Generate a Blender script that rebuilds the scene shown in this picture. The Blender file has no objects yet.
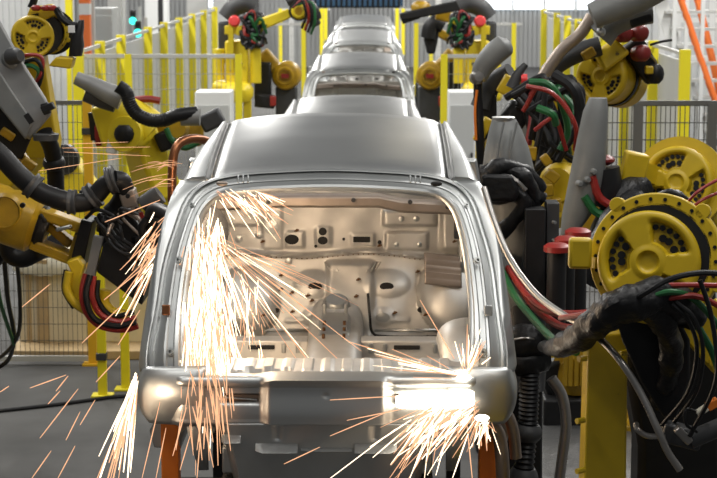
import bpy, bmesh, math, random
from mathutils import Vector, Matrix, noise as mnoise
random.seed(7)
V = Vector
scene = bpy.context.scene
COL = scene.collection
# ------------------------------------------------------------------ camera geometry (used to turn a photo point plus its distance into a place)
F = 1800.0; PITCH = math.atan(279/1800); CX, CY = 358.5, 239.0
YAW = math.atan((373-358.5)/1800*math.cos(PITCH)); CZ = 3.05
_c, _s = math.cos(YAW), math.sin(YAW)
FW = V((-_s*math.cos(PITCH), _c*math.cos(PITCH), -math.sin(PITCH)))
RT = V((_c, _s, 0)); UP = V((-_s*math.sin(PITCH), _c*math.sin(PITCH), math.cos(PITCH)))
def P(px, py, Y):
    d = FW + RT*((px-CX)/F) - UP*((py-CY)/F)
    t = Y/d.y
    return V((d.x*t, Y, CZ+d.z*t))

# ------------------------------------------------------------------ materials
MATS = {}
def mat(name, col, rough=0.5, metal=0.0, noise=0.0, nscale=8.0, bump=0.0, bscale=40.0, col2=None, emit=None, estr=0.0, alpha=1.0, aniso=0.0, wear=None):
    m = bpy.data.materials.new(name); m.use_nodes = True
    nt = m.node_tree; b = nt.nodes['Principled BSDF']
    b.inputs['Base Color'].default_value = (*col, 1)
    b.inputs['Roughness'].default_value = rough; b.inputs['Metallic'].default_value = metal
    if emit: b.inputs['Emission Color'].default_value = (*emit, 1); b.inputs['Emission Strength'].default_value = estr
    tc = nt.nodes.new('ShaderNodeTexCoord')
    if noise > 0 or wear:
        n = nt.nodes.new('ShaderNodeTexNoise'); n.inputs['Scale'].default_value = nscale; n.inputs['Detail'].default_value = 6
        nt.links.new(tc.outputs['Object'], n.inputs['Vector'])
        r = nt.nodes.new('ShaderNodeValToRGB')
        r.color_ramp.elements[0].position = .3; r.color_ramp.elements[1].position = .72
        c2 = col2 or tuple(c*(1-noise) for c in col)
        r.color_ramp.elements[0].color = (*c2, 1); r.color_ramp.elements[1].color = (*col, 1)
        if wear:
            e = r.color_ramp.elements.new(.27); e.color = (*wear, 1)
        nt.links.new(n.outputs['Fac'], r.inputs['Fac']); nt.links.new(r.outputs['Color'], b.inputs['Base Color'])
        mr = nt.nodes.new('ShaderNodeMapRange'); mr.inputs['To Min'].default_value = min(1, rough*1.25); mr.inputs['To Max'].default_value = rough*.85
        nt.links.new(n.outputs['Fac'], mr.inputs['Value']); nt.links.new(mr.outputs['Result'], b.inputs['Roughness'])
    if bump > 0:
        n2 = nt.nodes.new('ShaderNodeTexNoise'); n2.inputs['Scale'].default_value = bscale; n2.inputs['Detail'].default_value = 4
        nt.links.new(tc.outputs['Object'], n2.inputs['Vector'])
        bp = nt.nodes.new('ShaderNodeBump'); bp.inputs['Strength'].default_value = bump; bp.inputs['Distance'].default_value = .01
        nt.links.new(n2.outputs['Fac'], bp.inputs['Height']); nt.links.new(bp.outputs['Normal'], b.inputs['Normal'])
    MATS[name] = m
    return m
STEEL = mat('body_steel', (.46,.47,.465), .38, .92, noise=.08, nscale=5, bump=.03, bscale=9)
ROOFST = mat('roof_steel', (.50,.505,.50), .33, .95, noise=.05, nscale=3)
INNER = mat('inner_steel', (.60,.585,.555), .46, .70, noise=.16, nscale=7, bump=.08, bscale=12)
BEAM = mat('sealed_steel', (.34,.28,.235), .42, .7, noise=.2, nscale=9)
GALV = mat('galvanised', (.5,.51,.5), .35, .9, noise=.2, nscale=14)
YEL = mat('robot_yellow', (.62,.425,.012), .38, 0, noise=.16, nscale=9, bump=.05, bscale=14, wear=(.10,.07,.015))
YELF = mat('robot_yellow_clean', (.80,.62,.02), .42, 0, noise=.08, nscale=6)
YELP = mat('post_yellow', (.82,.70,.015), .5, 0, noise=.05, nscale=5)
OCH = mat('robot_yellow_oily', (.50,.30,.012), .35, 0, noise=.35, nscale=11, bump=.08, bscale=18, wear=(.05,.03,.01))
AMB = mat('post_amber', (.78,.45,.02), .5, 0, noise=.08)
ORG = mat('orange_paint', (.75,.19,.015), .5, 0, noise=.1)
ORR = mat('orange_rail', (.90,.20,.04), .45, 0)
BLK = mat('black_rubber', (.012,.012,.013), .42, 0, noise=.3, nscale=20, bump=.15, bscale=30)
BLM = mat('black_metal', (.018,.018,.019), .4, .3, noise=.3, nscale=10)
TAPE = mat('black_tape', (.011,.011,.012), .42, 0, bump=.9, bscale=26)
GREY = mat('gun_grey', (.20,.205,.20), .5, .15, noise=.22, nscale=7, bump=.08, bscale=12)
GREL = mat('sleeve_grey', (.30,.30,.295), .45, .3, noise=.2, nscale=7)
DGRY = mat('dark_grey', (.055,.056,.058), .5, .2, noise=.25, nscale=9)
COND = mat('steel_conduit', (.36,.34,.32), .28, .85, noise=.15, nscale=12)
RED = mat('red_hose', (.27,.017,.012), .42, 0)
REDB = mat('red_button', (.80,.06,.06), .4, 0)
GRN = mat('green_hose', (.012,.11,.03), .42, 0)
COP = mat('copper_electrode', (.30,.12,.055), .33, .85, noise=.25, nscale=12)
WHT = mat('white_paint', (.75,.76,.75), .5, 0, noise=.05)
PANL = mat('panel_grey', (.50,.51,.50), .5, 0, noise=.06, nscale=2)
WIRE = mat('fence_wire', (.36,.37,.36), .4, .5)
WIRED = mat('fence_wire_dark', (.09,.09,.085), .45, .3)
RAIL = mat('rail_grey', (.55,.55,.53), .45, .3)
RAILD = mat('rail_dark', (.16,.16,.155), .5, .3)
TAN = mat('tan_board', (.70,.62,.45), .65, 0, noise=.15, nscale=4)
TAND = mat('tan_timber', (.50,.36,.19), .65, 0, noise=.25, nscale=6)
PLAS = mat('cream_plastic', (.68,.64,.52), .4, 0, noise=.1, bump=.3, bscale=8)
FLOOR = mat('concrete', (.085,.084,.082), .8, 0, noise=.35, nscale=1.3, bump=.05, bscale=25)
TREAD = mat('tread_plate', (.20,.20,.20), .4, .6, noise=.3, nscale=6, bump=.7, bscale=60)
WALL = mat('wall_pale', (.56,.57,.57), .6, 0, noise=.05)
WALLB = mat('wall_far', (.46,.47,.47), .6, 0, noise=.2, nscale=.5)
BLUE = mat('blue_louvre', (.012,.05,.10), .5, .2, noise=.2)
LAMPG = mat('lamp_green', (.02,.5,.38), .4, 0, emit=(.05,1,.72), estr=2.2)
WIN = mat('window_daylight', (.8,.85,.9), .3, 0, emit=(.86,.93,1), estr=1.6)
BRN = mat('rusty_clip', (.13,.06,.02), .5, .4)
for _m in (BLK, BLM, TAPE): _m.node_tree.nodes['Principled BSDF'].inputs['Specular IOR Level'].default_value = .28
BLM.node_tree.nodes['Principled BSDF'].inputs['Metallic'].default_value = 0
DRED = mat('dark_red_plastic', (.20,.018,.016), .4, 0)
HOLE = mat('dark_recess', (.008,.007,.006), .7, 0)
def spark_mat(name, c, s):
    m = bpy.data.materials.new(name); m.use_nodes = True; nt = m.node_tree
    for n in list(nt.nodes): nt.nodes.remove(n)
    o = nt.nodes.new('ShaderNodeOutputMaterial'); e = nt.nodes.new('ShaderNodeEmission')
    e.inputs['Color'].default_value = (*c, 1); e.inputs['Strength'].default_value = s
    nt.links.new(e.outputs[0], o.inputs[0]); return m
SPW = spark_mat('spark_white_hot', (1,.80,.56), 3.2)
SPO = spark_mat('spark_orange', (1,.52,.28), 1.25)
SPD = spark_mat('spark_cooling', (1,.5,.28), .8)
ARC = spark_mat('weld_arc', (1,.88,.70), 9.0)

# ------------------------------------------------------------------ mesh builder
def frame(d, hint=None):
    d = V(d).normalized(); h = V(hint) if hint else V((0,0,1))
    if abs(d.dot(h.normalized())) > .98: h = V((1,0,0)) if abs(d.x) < .9 else V((0,1,0))
    x = h.cross(d).normalized(); y = d.cross(x).normalized()
    return x, y, d
def catmull(pts, n=6):
    pts = [V(p) for p in pts]
    if len(pts) < 3: return pts
    q = [pts[0]*2-pts[1]] + pts + [pts[-1]*2-pts[-2]]
    out = []
    for i in range(1, len(q)-2):
        a, b, c, d = q[i-1], q[i], q[i+1], q[i+2]
        for k in range(n):
            t = k/n
            out.append(.5*((2*b) + (c-a)*t + (2*a-5*b+4*c-d)*t*t + (3*b-a-3*c+d)*t**3))
    out.append(pts[-1]); return out
class MB:
    def __init__(s): s.v = []; s.f = []
    def add(s, vs, fs):
        o = len(s.v); s.v += [V(a) for a in vs]; s.f += [tuple(i+o for i in f) for f in fs]; return s
    def box(s, c, size, R=None, tap=1.0):
        hx, hy, hz = [a/2 for a in size]; R = R or Matrix.Identity(3); vs = []
        for sz in (-1, 1):
            k = tap if sz > 0 else 1
            for sx, sy in ((-1,-1),(1,-1),(1,1),(-1,1)): vs.append(V(c) + R @ V((sx*hx*k, sy*hy*k, sz*hz)))
        return s.add(vs, [(3,2,1,0),(4,5,6,7),(0,1,5,4),(1,2,6,5),(2,3,7,6),(3,0,4,7)])
    def bar(s, p0, p1, w, h, w1=None, h1=None, hint=None):
        p0, p1 = V(p0), V(p1); x, y, d = frame(p1-p0, hint); w1 = w1 or w; h1 = h1 or h; vs = []
        for p, a, b in ((p0, w, h), (p1, w1, h1)):
            for sx, sy in ((-1,-1),(1,-1),(1,1),(-1,1)): vs.append(p + x*sx*a/2 + y*sy*b/2)
        return s.add(vs, [(3,2,1,0),(4,5,6,7),(0,1,5,4),(1,2,6,5),(2,3,7,6),(3,0,4,7)])
    def rings(s, rings, cap=True, closed=True):
        n = len(rings[0]); o = len(s.v)
        for r in rings: s.v += [V(p) for p in r]
        for i in range(len(rings)-1):
            for j in range(n if closed else n-1):
                k = (j+1) % n
                s.f.append((o+i*n+j, o+i*n+k, o+(i+1)*n+k, o+(i+1)*n+j))
        if cap and closed:
            s.f.append(tuple(o+j for j in range(n-1, -1, -1))); s.f.append(tuple(o+(len(rings)-1)*n+j for j in range(n)))
        return s
    def annulus(s, c, axis, prof, seg=40):
        x, y, d = frame(axis); c = V(c); prof = list(prof) + [prof[0]]
        return s.rings([[c + d*h + (x*math.cos(2*math.pi*j/seg) + y*math.sin(2*math.pi*j/seg))*r for j in range(seg)] for r, h in prof], cap=False)
    def cyl(s, p0, p1, r0, r1=None, seg=20):
        return s.lathe(p0, V(p1)-V(p0), [(r0, 0), (r0 if r1 is None else r1, (V(p1)-V(p0)).length)], seg)
    def lathe(s, c, axis, prof, seg=28):
        x, y, d = frame(axis); c = V(c)
        return s.rings([[c + d*h + (x*math.cos(2*math.pi*j/seg) + y*math.sin(2*math.pi*j/seg))*max(r, 1e-4) for j in range(seg)] for r, h in prof])
    def tube(s, pts, r, seg=8, n=6, smooth=True, wob=0, corr=0):
        pts = catmull(pts, n) if smooth else [V(p) for p in pts]
        d0 = (pts[1]-pts[0]).normalized(); x, y, _ = frame(d0); rs = []
        N = len(pts)
        for i, p in enumerate(pts):
            d = (pts[min(i+1, N-1)]-pts[max(i-1, 0)]).normalized()
            x = (x - d*x.dot(d)).normalized(); y = d.cross(x)
            rr = r(i/(N-1)) if callable(r) else r
            if corr and i % 2: rr *= 1-corr
            ring = []
            for j in range(seg):
                e = p + (x*math.cos(2*math.pi*j/seg) + y*math.sin(2*math.pi*j/seg))*rr
                if wob: e += (e-p)*wob*(2.0*mnoise.noise(e*11.0) + .8*mnoise.noise(e*27.0))
                ring.append(e)
            rs.append(ring)
        return s.rings(rs)
    def prism(s, poly, ext):
        n = len(poly); ext = V(ext)
        return s.add([V(p) for p in poly] + [V(p)+ext for p in poly], [tuple(range(n-1, -1, -1)), tuple(range(n, 2*n))] + [(i, (i+1) % n, n+(i+1) % n, n+i) for i in range(n)])
    def sheet(s, rows): return s.rings(rows, cap=False, closed=False)
    def ball(s, c, r, seg=16, R=None):
        r = (r, r, r) if isinstance(r, (int, float)) else r; c = V(c); R = R or Matrix.Identity(3); rs = []
        m = seg//2
        for i in range(1, m):
            a = math.pi*i/m
            rs.append([c + R @ V((r[0]*math.sin(a)*math.cos(2*math.pi*j/seg), r[1]*math.sin(a)*math.sin(2*math.pi*j/seg), -r[2]*math.cos(a))) for j in range(seg)])
        return s.rings(rs)
    def build(s, name, m, parent=None, bevel=0.0, thick=0.0, sub=0, angle=40, org=None, toff=0):
        me = bpy.data.meshes.new(name); o = bpy.data.objects.new(name, me)
        off = V(org) if org is not None else (ORG_OF.get(parent.name, V((0,0,0))) if parent else V((0,0,0)))
        me.from_pydata([tuple(v-off) for v in s.v], [], s.f)
        bm = bmesh.new(); bm.from_mesh(me); bmesh.ops.recalc_face_normals(bm, faces=bm.faces) ; bm.to_mesh(me); bm.free()
        me.materials.append(m)
        for p in me.polygons: p.use_smooth = True
        me.set_sharp_from_angle(angle=math.radians(angle))
        COL.objects.link(o)
        if parent: o.parent = parent
        ORG_OF[o.name] = off
        if bevel: b = o.modifiers.new('bevel', 'BEVEL'); b.width = bevel; b.segments = 2; b.limit_method = 'ANGLE'; b.angle_limit = math.radians(40); b.harden_normals = False
        if thick: t = o.modifiers.new('thickness', 'SOLIDIFY'); t.thickness = thick; t.offset = toff
        if sub: u = o.modifiers.new('smooth', 'SUBSURF'); u.levels = sub; u.render_levels = sub
        return o
ORG_OF = {}
def tag(o, label=None, cat=None, group=None, kind=None):
    if label: o['label'] = label
    if cat: o['category'] = cat
    if group: o['group'] = group
    if kind: o['kind'] = kind
    return o
def thing(name, loc, label, cat, group=None):
    o = bpy.data.objects.new(name, None); COL.objects.link(o); o.location = loc; o.empty_display_size = .1
    ORG_OF[o.name] = V(loc); return tag(o, label, cat, group)
def copy_tree(o, parent=None):
    c = o.copy(); COL.objects.link(c); c.parent = parent
    for ch in list(o.children): copy_tree(ch, c)
    return c
def hose(name, parent, pts, r, m, seg=8, **k):
    return MB().tube(pts, r, seg, **k).build(name, m, parent)
def pts(*a, Y=None):
    """photo points with distances -> places"""
    return [P(q[0], q[1], q[2] if len(q) > 2 else Y) for q in a]
# ------------------------------------------------------------------ the welded car shells
def lerp(a, b, t): return a + (b-a)*t
def sstep(a, b, x):
    if a == b: return 1.0 if x > a else 0.0
    t = max(0, min(1, (x-a)/(b-a))); return t*t*(3-2*t)
def bumpbox(x, z, x0, x1, z0, z1, e):
    return sstep(x0-e, x0+e, x)*(1-sstep(x1-e, x1+e, x))*sstep(z0-e, z0+e, z)*(1-sstep(z1-e, z1+e, z))
def dome(x, z, cx, cz, rx, rz, p=1.0):
    d = ((x-cx)/rx)**2 + ((z-cz)/rz)**2
    return max(0, 1-d)**p
CARX, CARY, CARZ = -.19, 7.2, .90
def make_car():
    root = thing('car_body', (CARX, CARY, CARZ), '', 'car')
    O = (0,0,0)
    def loc(px, py, Y, mirror=True):      # photo point -> shell coordinates, right-hand side positive
        q = P(px, py, Y) - V((CARX, CARY, CARZ)); return V((abs(q.x), q.y, q.z))
    # hatch frame, half stations from sill up the pillar and across the header
    st = [  # inner edge, ridge, flange edge
        (loc(178,372,7.24), loc(166,374,7.20), loc(149,376,7.27)),
        (loc(178,345,7.30), loc(167,345,7.25), loc(149,349,7.33)),
        (loc(180,305,7.43), loc(170,305,7.38), loc(156,308,7.45)),
        (loc(186,262,7.57), loc(177,260,7.52), loc(163,265,7.58)),
        (loc(194,228,7.68), loc(187,224,7.63), loc(174,229,7.69)),
        (loc(204,206,7.76), loc(197,199,7.73), loc(187,197,7.80)),
        (loc(220,194,7.80), loc(214,187,7.79), loc(206,181,7.88)),
        (loc(245,190,7.80), loc(241,182,7.79), loc(236,173,7.90)),
        (loc(285,187.5,7.80), loc(284,179,7.79), loc(283,169.5,7.91))]
    c0 = (V((0, .60, loc(330,186.5,7.8).z)), V((0,.59,loc(330,178,7.79).z)), V((0,.71,loc(330,168,7.91).z)))
    st.append(c0)
    mir = lambda v: V((-v.x, v.y, v.z))
    full = [tuple(mir(v) for v in q) for q in st[:-1]] ; full = full + [c0] + [st[i] for i in range(len(st)-2, -1, -1)]
    N = 7
    cur = [catmull([q[k] for q in full], N) for k in range(3)]
    n = len(cur[0]); cen = V((0,.45,.75)); mb = MB(); rows = []
    for i in range(n):
        a, b, c = cur[0][i], cur[1][i], cur[2][i]
        inw = (V((0, a.y, .75)) - a); inw.y = 0; inw.normalize()
        lip = a + V((0,.05,0)) + inw*.004
        lip2 = lip + inw*.022 + V((0,.005,0))
        L = lambda t, dy: a.lerp(c, t) + V((0, dy*1.0 + .15*(b.y-a.lerp(c,.45).y)*(1-abs(2*t-1)), 0))
        rows.append([lip2, lip, a, L(.10,-.004), L(.15,.006), L(.36,.008), L(.40,.002), L(.46,.002), L(.5,.010), L(.80,.012), L(.86,-.006), L(.92,-.007), L(.97,.004), c])
    mb.sheet(rows); hf = mb.build('hatch_frame', STEEL, root, thick=.006, org=O, angle=24)
    # fittings on the frame
    for sx in (-1, 1):
        for (px, py, Y, r) in ((179,260,7.55,.017), (171,352,7.29,.018), (192,205,7.76,.012)):
            q = loc(px, py, Y); q.x *= sx
            MB().lathe(q+V((0,-.004,0)), V((.25*sx,-1,.5)), [(r,0),(r,.006),(r*.72,.006),(r*.66,.012),(r*.35,.012),(r*.3,.002)], 14).build('weld_nut', GALV, root, org=O)
        q = loc(166,310,7.40); q.x *= sx
        MB().box(q+V((0,.0,0)), (.034,.008,.045), Matrix.Rotation(-.3,3,'X')).build('access_hole', GALV if sx > 0 else COP, root, bevel=.006, org=O)  # left one coppery: orange spark light put into its colour
        q = loc(222,184,7.79); q.x *= sx
        MB().ball(q+V((0,.0,.002)), (.026,.012,.012), 12).build('access_hole', BEAM if sx < 0 else HOLE, root, org=O)  # left oval brown: glow of the sparks painted in, right one dark
        for k in range(3):
            q = loc(238+5*k, 179, 7.80); q.x *= sx
            MB().bar(q+V((0,-.004,-.016)), q+V((0,.012,.016)), .008, .010).build('stiffening_rib', STEEL, root, bevel=.003, org=O)
    # quarter panels + cant rails
    for sx in (-1, 1):
        rows = []
        Q = lambda *a: V((a[0]*sx, a[1], a[2]))
        A = catmull([q[2] for q in st[:7]], 5)                   # flange edge upward
        # outer silhouette points matching the same stations
        sil = catmull([V((.798,.25,.46)), V((.785,.25,.56)), V((.765,.33,.73)), V((.735,.43,.93)), V((.708,.53,1.06)), V((.682,.63,1.145)), V((.655,.70,1.185))], 5)
        fwd = catmull([V((.80,.60,.46)), V((.79,.65,.56)), V((.768,.72,.73)), V((.742,.80,.88)), V((.716,.90,1.00)), V((.682,1.0,1.09)), V((.672,1.06,1.135))], 5)
        for a, s_, f in zip(A, sil, fwd):
            rows.append([Q(a.x+.0, a.y, a.z), Q(lerp(a.x, s_.x, .18), lerp(a.y, s_.y, .0)-.004, a.z), Q(lerp(a.x, s_.x, .7), lerp(a.y, s_.y, .35), lerp(a.z, s_.z, .6)), Q(*s_), Q(s_.x+.006, lerp(s_.y, f.y, .4), lerp(s_.z, f.z, .4)), Q(*f)])
        MB().sheet(rows).build('quarter_panel', STEEL, root, thick=.006, org=O, angle=60)
        # lower rear corner with the rounded lamp pocket
        rows = []
        for i in range(15):
            u = i/14
            z = lerp(.50, .25, u); bul = math.sin(math.pi*min(1, u*1.02))**.7
            row = []
            for j in range(13):
                w = j/12; ang = w*math.pi*.55
                row.append(Q(.50+.30*math.sin(ang)*(.90+.1*bul)-.01*(1-bul), .10-.115*math.cos(ang)*(.55+.45*bul)+.30*max(0, w-.72)/.28, z-.02*w*(1-u)))
            rows.append(row)
        MB().sheet(rows).build('lamp_pocket', STEEL, root, thick=.006, org=O, angle=60)
        # cant rail over the doors
        rings = []
        for y, wo, z in ((.70,.668,1.205),(.95,.650,1.255),(1.2,.628,1.296),(1.5,.598,1.33),(1.8,.578,1.353)):
            w_ = wo-.545
            rings.append([Q(.545+px_, y, z+pz) for px_, pz in ((0,-.016),(.008,.0),(.55*w_,-.004),(.82*w_,-.018),(w_,-.055),(w_+.012,-.13),(w_-.05,-.14),(.01,-.07))])
        a = rings[-1]; rings.append([v + V((.02*sx,.10,-.05)) for v in a]); rings.append([v + V((.10*sx,.55,-.42)) for v in a])
        MB().rings(rings).build('roof_rail', STEEL, root, org=O, angle=50)
        # roof channel strip (dark seam with a bright edge)
        rows = [[Q(.524, y, z+.004), Q(.530, y, z-.014), Q(.541, y, z-.014), Q(.549, y, z+.002)] for y, z in ((.72,1.203),(.95,1.252),(1.2,1.293),(1.5,1.328),(1.8,1.353))]
        MB().sheet(rows).build('roof_channel', GREL, root, thick=.003, org=O)
        # B pillar, rocker, front pillar foot
        MB().rings([[Q(x_, y_, z_) for x_, y_ in ((xx-.05,yy-.05),(xx+.02,yy-.06),(xx+.03,yy+.06),(xx-.05,yy+.05))] for xx, yy, z_ in ((.75,1.36,.02),(.755,1.36,.4),(.735,1.34,.8),(.655,1.28,1.22))]).build('door_pillar', STEEL, root, bevel=.01, org=O)
        MB().rings([[Q(.66,y,.0),Q(.78,y,.01),Q(.80,y,.09),Q(.76,y,.16),Q(.66,y,.16)] for y in (.55,1.2,1.8,2.35)]).build('rocker', STEEL, root, bevel=.006, org=O)
        MB().rings([[Q(.64,y0,z),Q(.78,y0,z),Q(.79,y1,z),Q(.64,y1,z)] for y0, y1, z in ((2.1,2.35,.0),(2.1,2.35,.5),(2.16,2.35,.90))]).build('hinge_pillar', STEEL, root, bevel=.015, org=O)
        # inner side panel / wheelhouse
        rows = []
        for i in range(13):
            a = math.pi*i/12
            rows.append([Q(.625-.15*math.sin(w_)*math.sin(a)**.6, .62-.40*math.cos(a), .16+.42*math.sin(a)*(1-.0*w_)*math.cos(w_*.45)) for w_ in [k*math.pi/2/6 for k in range(7)]])
        MB().sheet(rows).build('wheelhouse', INNER, root, thick=.004, org=O, angle=70)
        MB().sheet([[Q(.625,.18,.12),Q(.63,.14,.46),Q(.635,.30,.66)],[Q(.64,.7,.12),Q(.64,.7,.46),Q(.635,.72,.68)],[Q(.66,1.0,.0),Q(.68,.95,.5),Q(.67,.90,.74)]]).build('inner_quarter', INNER, root, thick=.004, org=O)
    # roof
    rows = []
    for i in range(13):
        t = i/12; y = lerp(.70, 1.80, t)
        zc = .05; row = []
        for j in range(33):
            u = -1+2*j/32; x = u*.527
            yy = y - (.0 + .07*(abs(u)**2.5)*0) 
            zr = [1.203,1.252,1.293,1.328,1.353]; ys = [.70,.95,1.2,1.5,1.8]
            k = max(0, min(3, sum(1 for q in ys[1:] if y > q))); ze = lerp(zr[k], zr[k+1], (y-ys[k])/(ys[k+1]-ys[k]))
            crown = .042*(1-abs(u)**2.4)
            edge = -.012*sstep(.93, 1, abs(u))
            back = -.010*sstep(.08, 0, t)
            row.append(V((x, yy + .015*(1-u*u)*(1 if t < .01 else 0), ze+crown+edge+back)))
        rows.append(row)
    rows.insert(0, [v+V((0,-.012,-.016)) for v in rows[0]]); rows.append([v+V((0,.03,-.035)) for v in rows[-1]])
    MB().sheet(rows).build('roof_panel', ROOFST, root, thick=.004, org=O, angle=70, toff=-1)
    # rear header underside and windscreen header
    MB().rings([[V((x, y-.0, z-.04*(abs(x)/.5)**2)) for y, z in ((.66,1.185),(.80,1.20),(.82,1.16),(.66,1.15))] for x in (-.5,-.3,0,.3,.5)]).build('rear_header', STEEL, root, org=O)
    MB().rings([[V((x, y, z-.035*(abs(x)/.5)**2)) for y, z in ((1.70,1.36),(1.80,1.375),(1.80,1.33),(1.70,1.33))] for x in (-.5,-.3,0,.3,.5)]).build('front_header', STEEL, root, org=O)
    # tail panel
    rows = []
    zs = [(.448,.07),(.462,.055),(.462,.02),(.455,-.004),(.446,-.012),(.436,-.008),(.428,.006)] + [(z, .004 - .02*sstep(.42,.30,z)) for z in [.42-.0065*k for k in range(22)]] + [(.276,-.020),(.270,-.018),(.266,-.01),(.255,-.004)]
    for z, y in zs:
        row = []
        for j in range(161):
            x = -.66+1.32*j/160; ax = abs(x)
            blk = (1-sstep(.225,.275,ax))*sstep(.26,.28,z)*(1-sstep(.445,.46,z))
            yy = y - .034*blk
            zz = z + (.010*(1-sstep(.2,.3,ax)) if z > .43 else 0) - .012*sstep(.22,.29,ax)*(1 if .415 < z < .447 else 0)
            yy += .035*bumpbox(ax, z, .275, .430, .352, .388, .006)
            yy += .09*sstep(.56,.68,ax)**2
            yy += .006*dome(x, z, 0, .39, .012, .012)
            row.append(V((x, yy, zz)))
        rows.append(row)
    MB().sheet(rows).build('tail_panel', STEEL, root, thick=.005, org=O, angle=60)
    for sx in (-1, 1):
        MB().box((.352*sx, .022, .370), (.15,.006,.026), None).build('slot_opening', BEAM, root, bevel=.01, org=O)
        MB().bar(V((.285*sx,.012,.362)), V((.42*sx,.008,.374)), .012, .006).build('slot_tab', STEEL, root, bevel=.002, org=O)
    # lower panel under the crossmember (spare wheel tub)
    rows = []
    for i in range(40):
        z = lerp(.272, -.02, i/39); hw = lerp(.445, .385, i/39); row = []
        for j in range(81):
            u = -1+2*j/80; x = u*hw; ax = abs(x)
            yy = -.030 + .03*(i/39) + .10*sstep(.9,1.0,abs(u))
            yy += .012*bumpbox(ax, z, .185, .215, .20, .27, .004)
            row.append(V((x, yy, z)))
        rows.append(row)
    MB().sheet(rows).build('lower_panel', STEEL, root, thick=.005, org=O, angle=50)
    for xa, xb, zt, zl, dp in ((-.29,-.117,.188,.158,.05),(.117,.29,.188,.158,.05),(-.43,-.35,.224,.196,.04),(.35,.43,.224,.196,.04),(-.105,.105,.166,.156,.022)):
        m = MB(); r_ = []
        for x, k in ((xa,.35 if xa < 0 else .9),(lerp(xa,xb,.18),1),(lerp(xa,xb,.82),1),(xb,.9 if xa < 0 else .35)):
            r_.append([V((x,-.015,zt)), V((x,-.022,zt)), V((x,-.022-dp*1.3*k,zl+.004)), V((x,-.020-dp*1.3*k,zl)), V((x,-.010,zl-.008))])
        m.rings(r_).build('pressed_step', STEEL, root, org=O, angle=25)
    # cargo floor with ribs and the oval opening rim
    rows = []
    for i in range(22):
        y = lerp(.03, .44, i/21); row = []
        for j in range(181):
            x = -.60+1.2*j/180
            rib = .5+.5*math.cos((x)*2*math.pi/.083)
            rib = sstep(.42,.62,rib)*sstep(.12,.16,y)*(1-sstep(.36,.40,y))*(1-sstep(.54,.57,abs(x)))
            hole = dome(x, y, -.27, .125, .14, .085, .5)
            z = .448 + .012*rib - .045*sstep(.30,.55,hole) - .012*sstep(.40,.44,y)
            row.append(V((x, y, z)))
        rows.append(row)
    rows.append([v + V((0,.004,-.12)) for v in rows[-1]])
    MB().sheet(rows).build('cargo_floor', INNER, root, thick=.004, org=O, angle=50)
    MB().lathe((-.27,.125,.412), (0,0,1), [(.001,0),(.088,0),(.088,.006),(.001,.006)], 28).build('floor_opening', HOLE, root, org=O)
    # front floor, crossmember
    MB().sheet([[V((x, y, z)) for x in (-.68,-.3,0,.3,.68)] for y, z in ((.44,.22),(.9,.20),(1.5,.18),(2.1,.185))]).build('front_floor', INNER, root, thick=.004, org=O)
    for sx in (-1, 1):
        cm = MB().rings([[V((x*sx, y, z)) for y, z in ((1.52,.16),(1.54,.285),(1.66,.285),(1.68,.16))] for x in (.13,.64)]).build('seat_crossmember', INNER, root, bevel=.008, org=O)
        MB().box((.36*sx,1.522,.255), (.13,.008,.022)).build('slot_opening', HOLE, cm, bevel=.008, org=O)
        for xx in (.18,.25,.50,.57):
            MB().box((xx*sx,1.526,.25), (.02,.01,.05)).build('spot_tab', STEEL, cm, bevel=.004, org=O)
    # tunnel
    rows = []
    for i in range(15):
        y = lerp(1.0, 2.2, i/14); h = lerp(.10,.22, i/14); w = lerp(.105,.115,i/14)
        rows.append([V((w*1.25*math.copysign(abs(math.cos(a))**.6, math.cos(a)), y, .18 + h*math.sin(a)**.55)) for a in [math.pi*k/16 for k in range(17)]])
    tn = MB().sheet(rows).build('tunnel', INNER, root, thick=.004, org=O, angle=60)
    MB().rings([[V((x, y, z)) for x in (-.085,.085) for y, z in ()] or [V((-.085,y,z)),V((.085,y,z)),V((.07,y+.04,z+hh)),V((-.07,y+.04,z+hh))] for y, z, hh in ((1.45,.31,.03),(1.75,.35,.03))]).build('shifter_bracket', STEEL, tn, bevel=.008, org=O)
    MB().lathe((.0,1.98,.375), (0,-.5,1), [(.001,.045),(.05,.045),(.066,.03),(.075,0)], 24).build('tunnel_boss', STEEL, tn, org=O)
    for sx in (-1,1):
        MB().box((.055*sx,1.80,.38), (.018,.06,.09)).build('shifter_post', STEEL, tn, bevel=.004, org=O)
        for k in range(3):
            MB().cyl((.05*sx,1.42+.09*k,.30+.014*k), (.05*sx,1.42+.09*k,.345+.014*k), .008, seg=10).build('weld_stud', BRN, tn, org=O)
    # firewall with its stampings
    def fw(px, py):                                         # photo position on the firewall -> x, z
        q = P(px, py, 9.4); return q.x-CARX-(-.035), q.z-CARZ
    rows = []
    NZ, NX = 96, 150
    hw = .69
    feats = []
    def fbox(x0, y0, x1, y1, h, e=.006): 
        a = fw(x0, y1); b = fw(x1, y0); feats.append(('b', a[0], b[0], a[1], b[1], h, e))
    def fdome(x, y, rx, ry, h, p=1): a = fw(x, y); feats.append(('d', a[0], a[1], rx/189, ry/189, h, p))
    fbox(377,211,430,226,.022,.010); fbox(379,233,421,250,.016); fbox(279,232,297,248,.012); fbox(344,234,368,247,.010); fbox(309,228,324,247,.012,.012); fbox(435,206,460,250,.03,.02)
    fbox(218,210,262,226,.008,.01); fbox(256,206,275,250,.007,.01)
    fdome(240,300,34,34,.13,.6); fdome(446,292,36,38,.13,.6); fdome(306,283,20,14,.03,1); fdome(381,282,24,14,.03,1); fdome(376,312,12,9,.018,.6); fdome(308,312,12,9,.018,.6)
    fbox(322,262,366,340,.035,.02)
    fbox(385,314,402,317,.010,.004); fbox(280,314,297,317,.010,.004)
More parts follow.
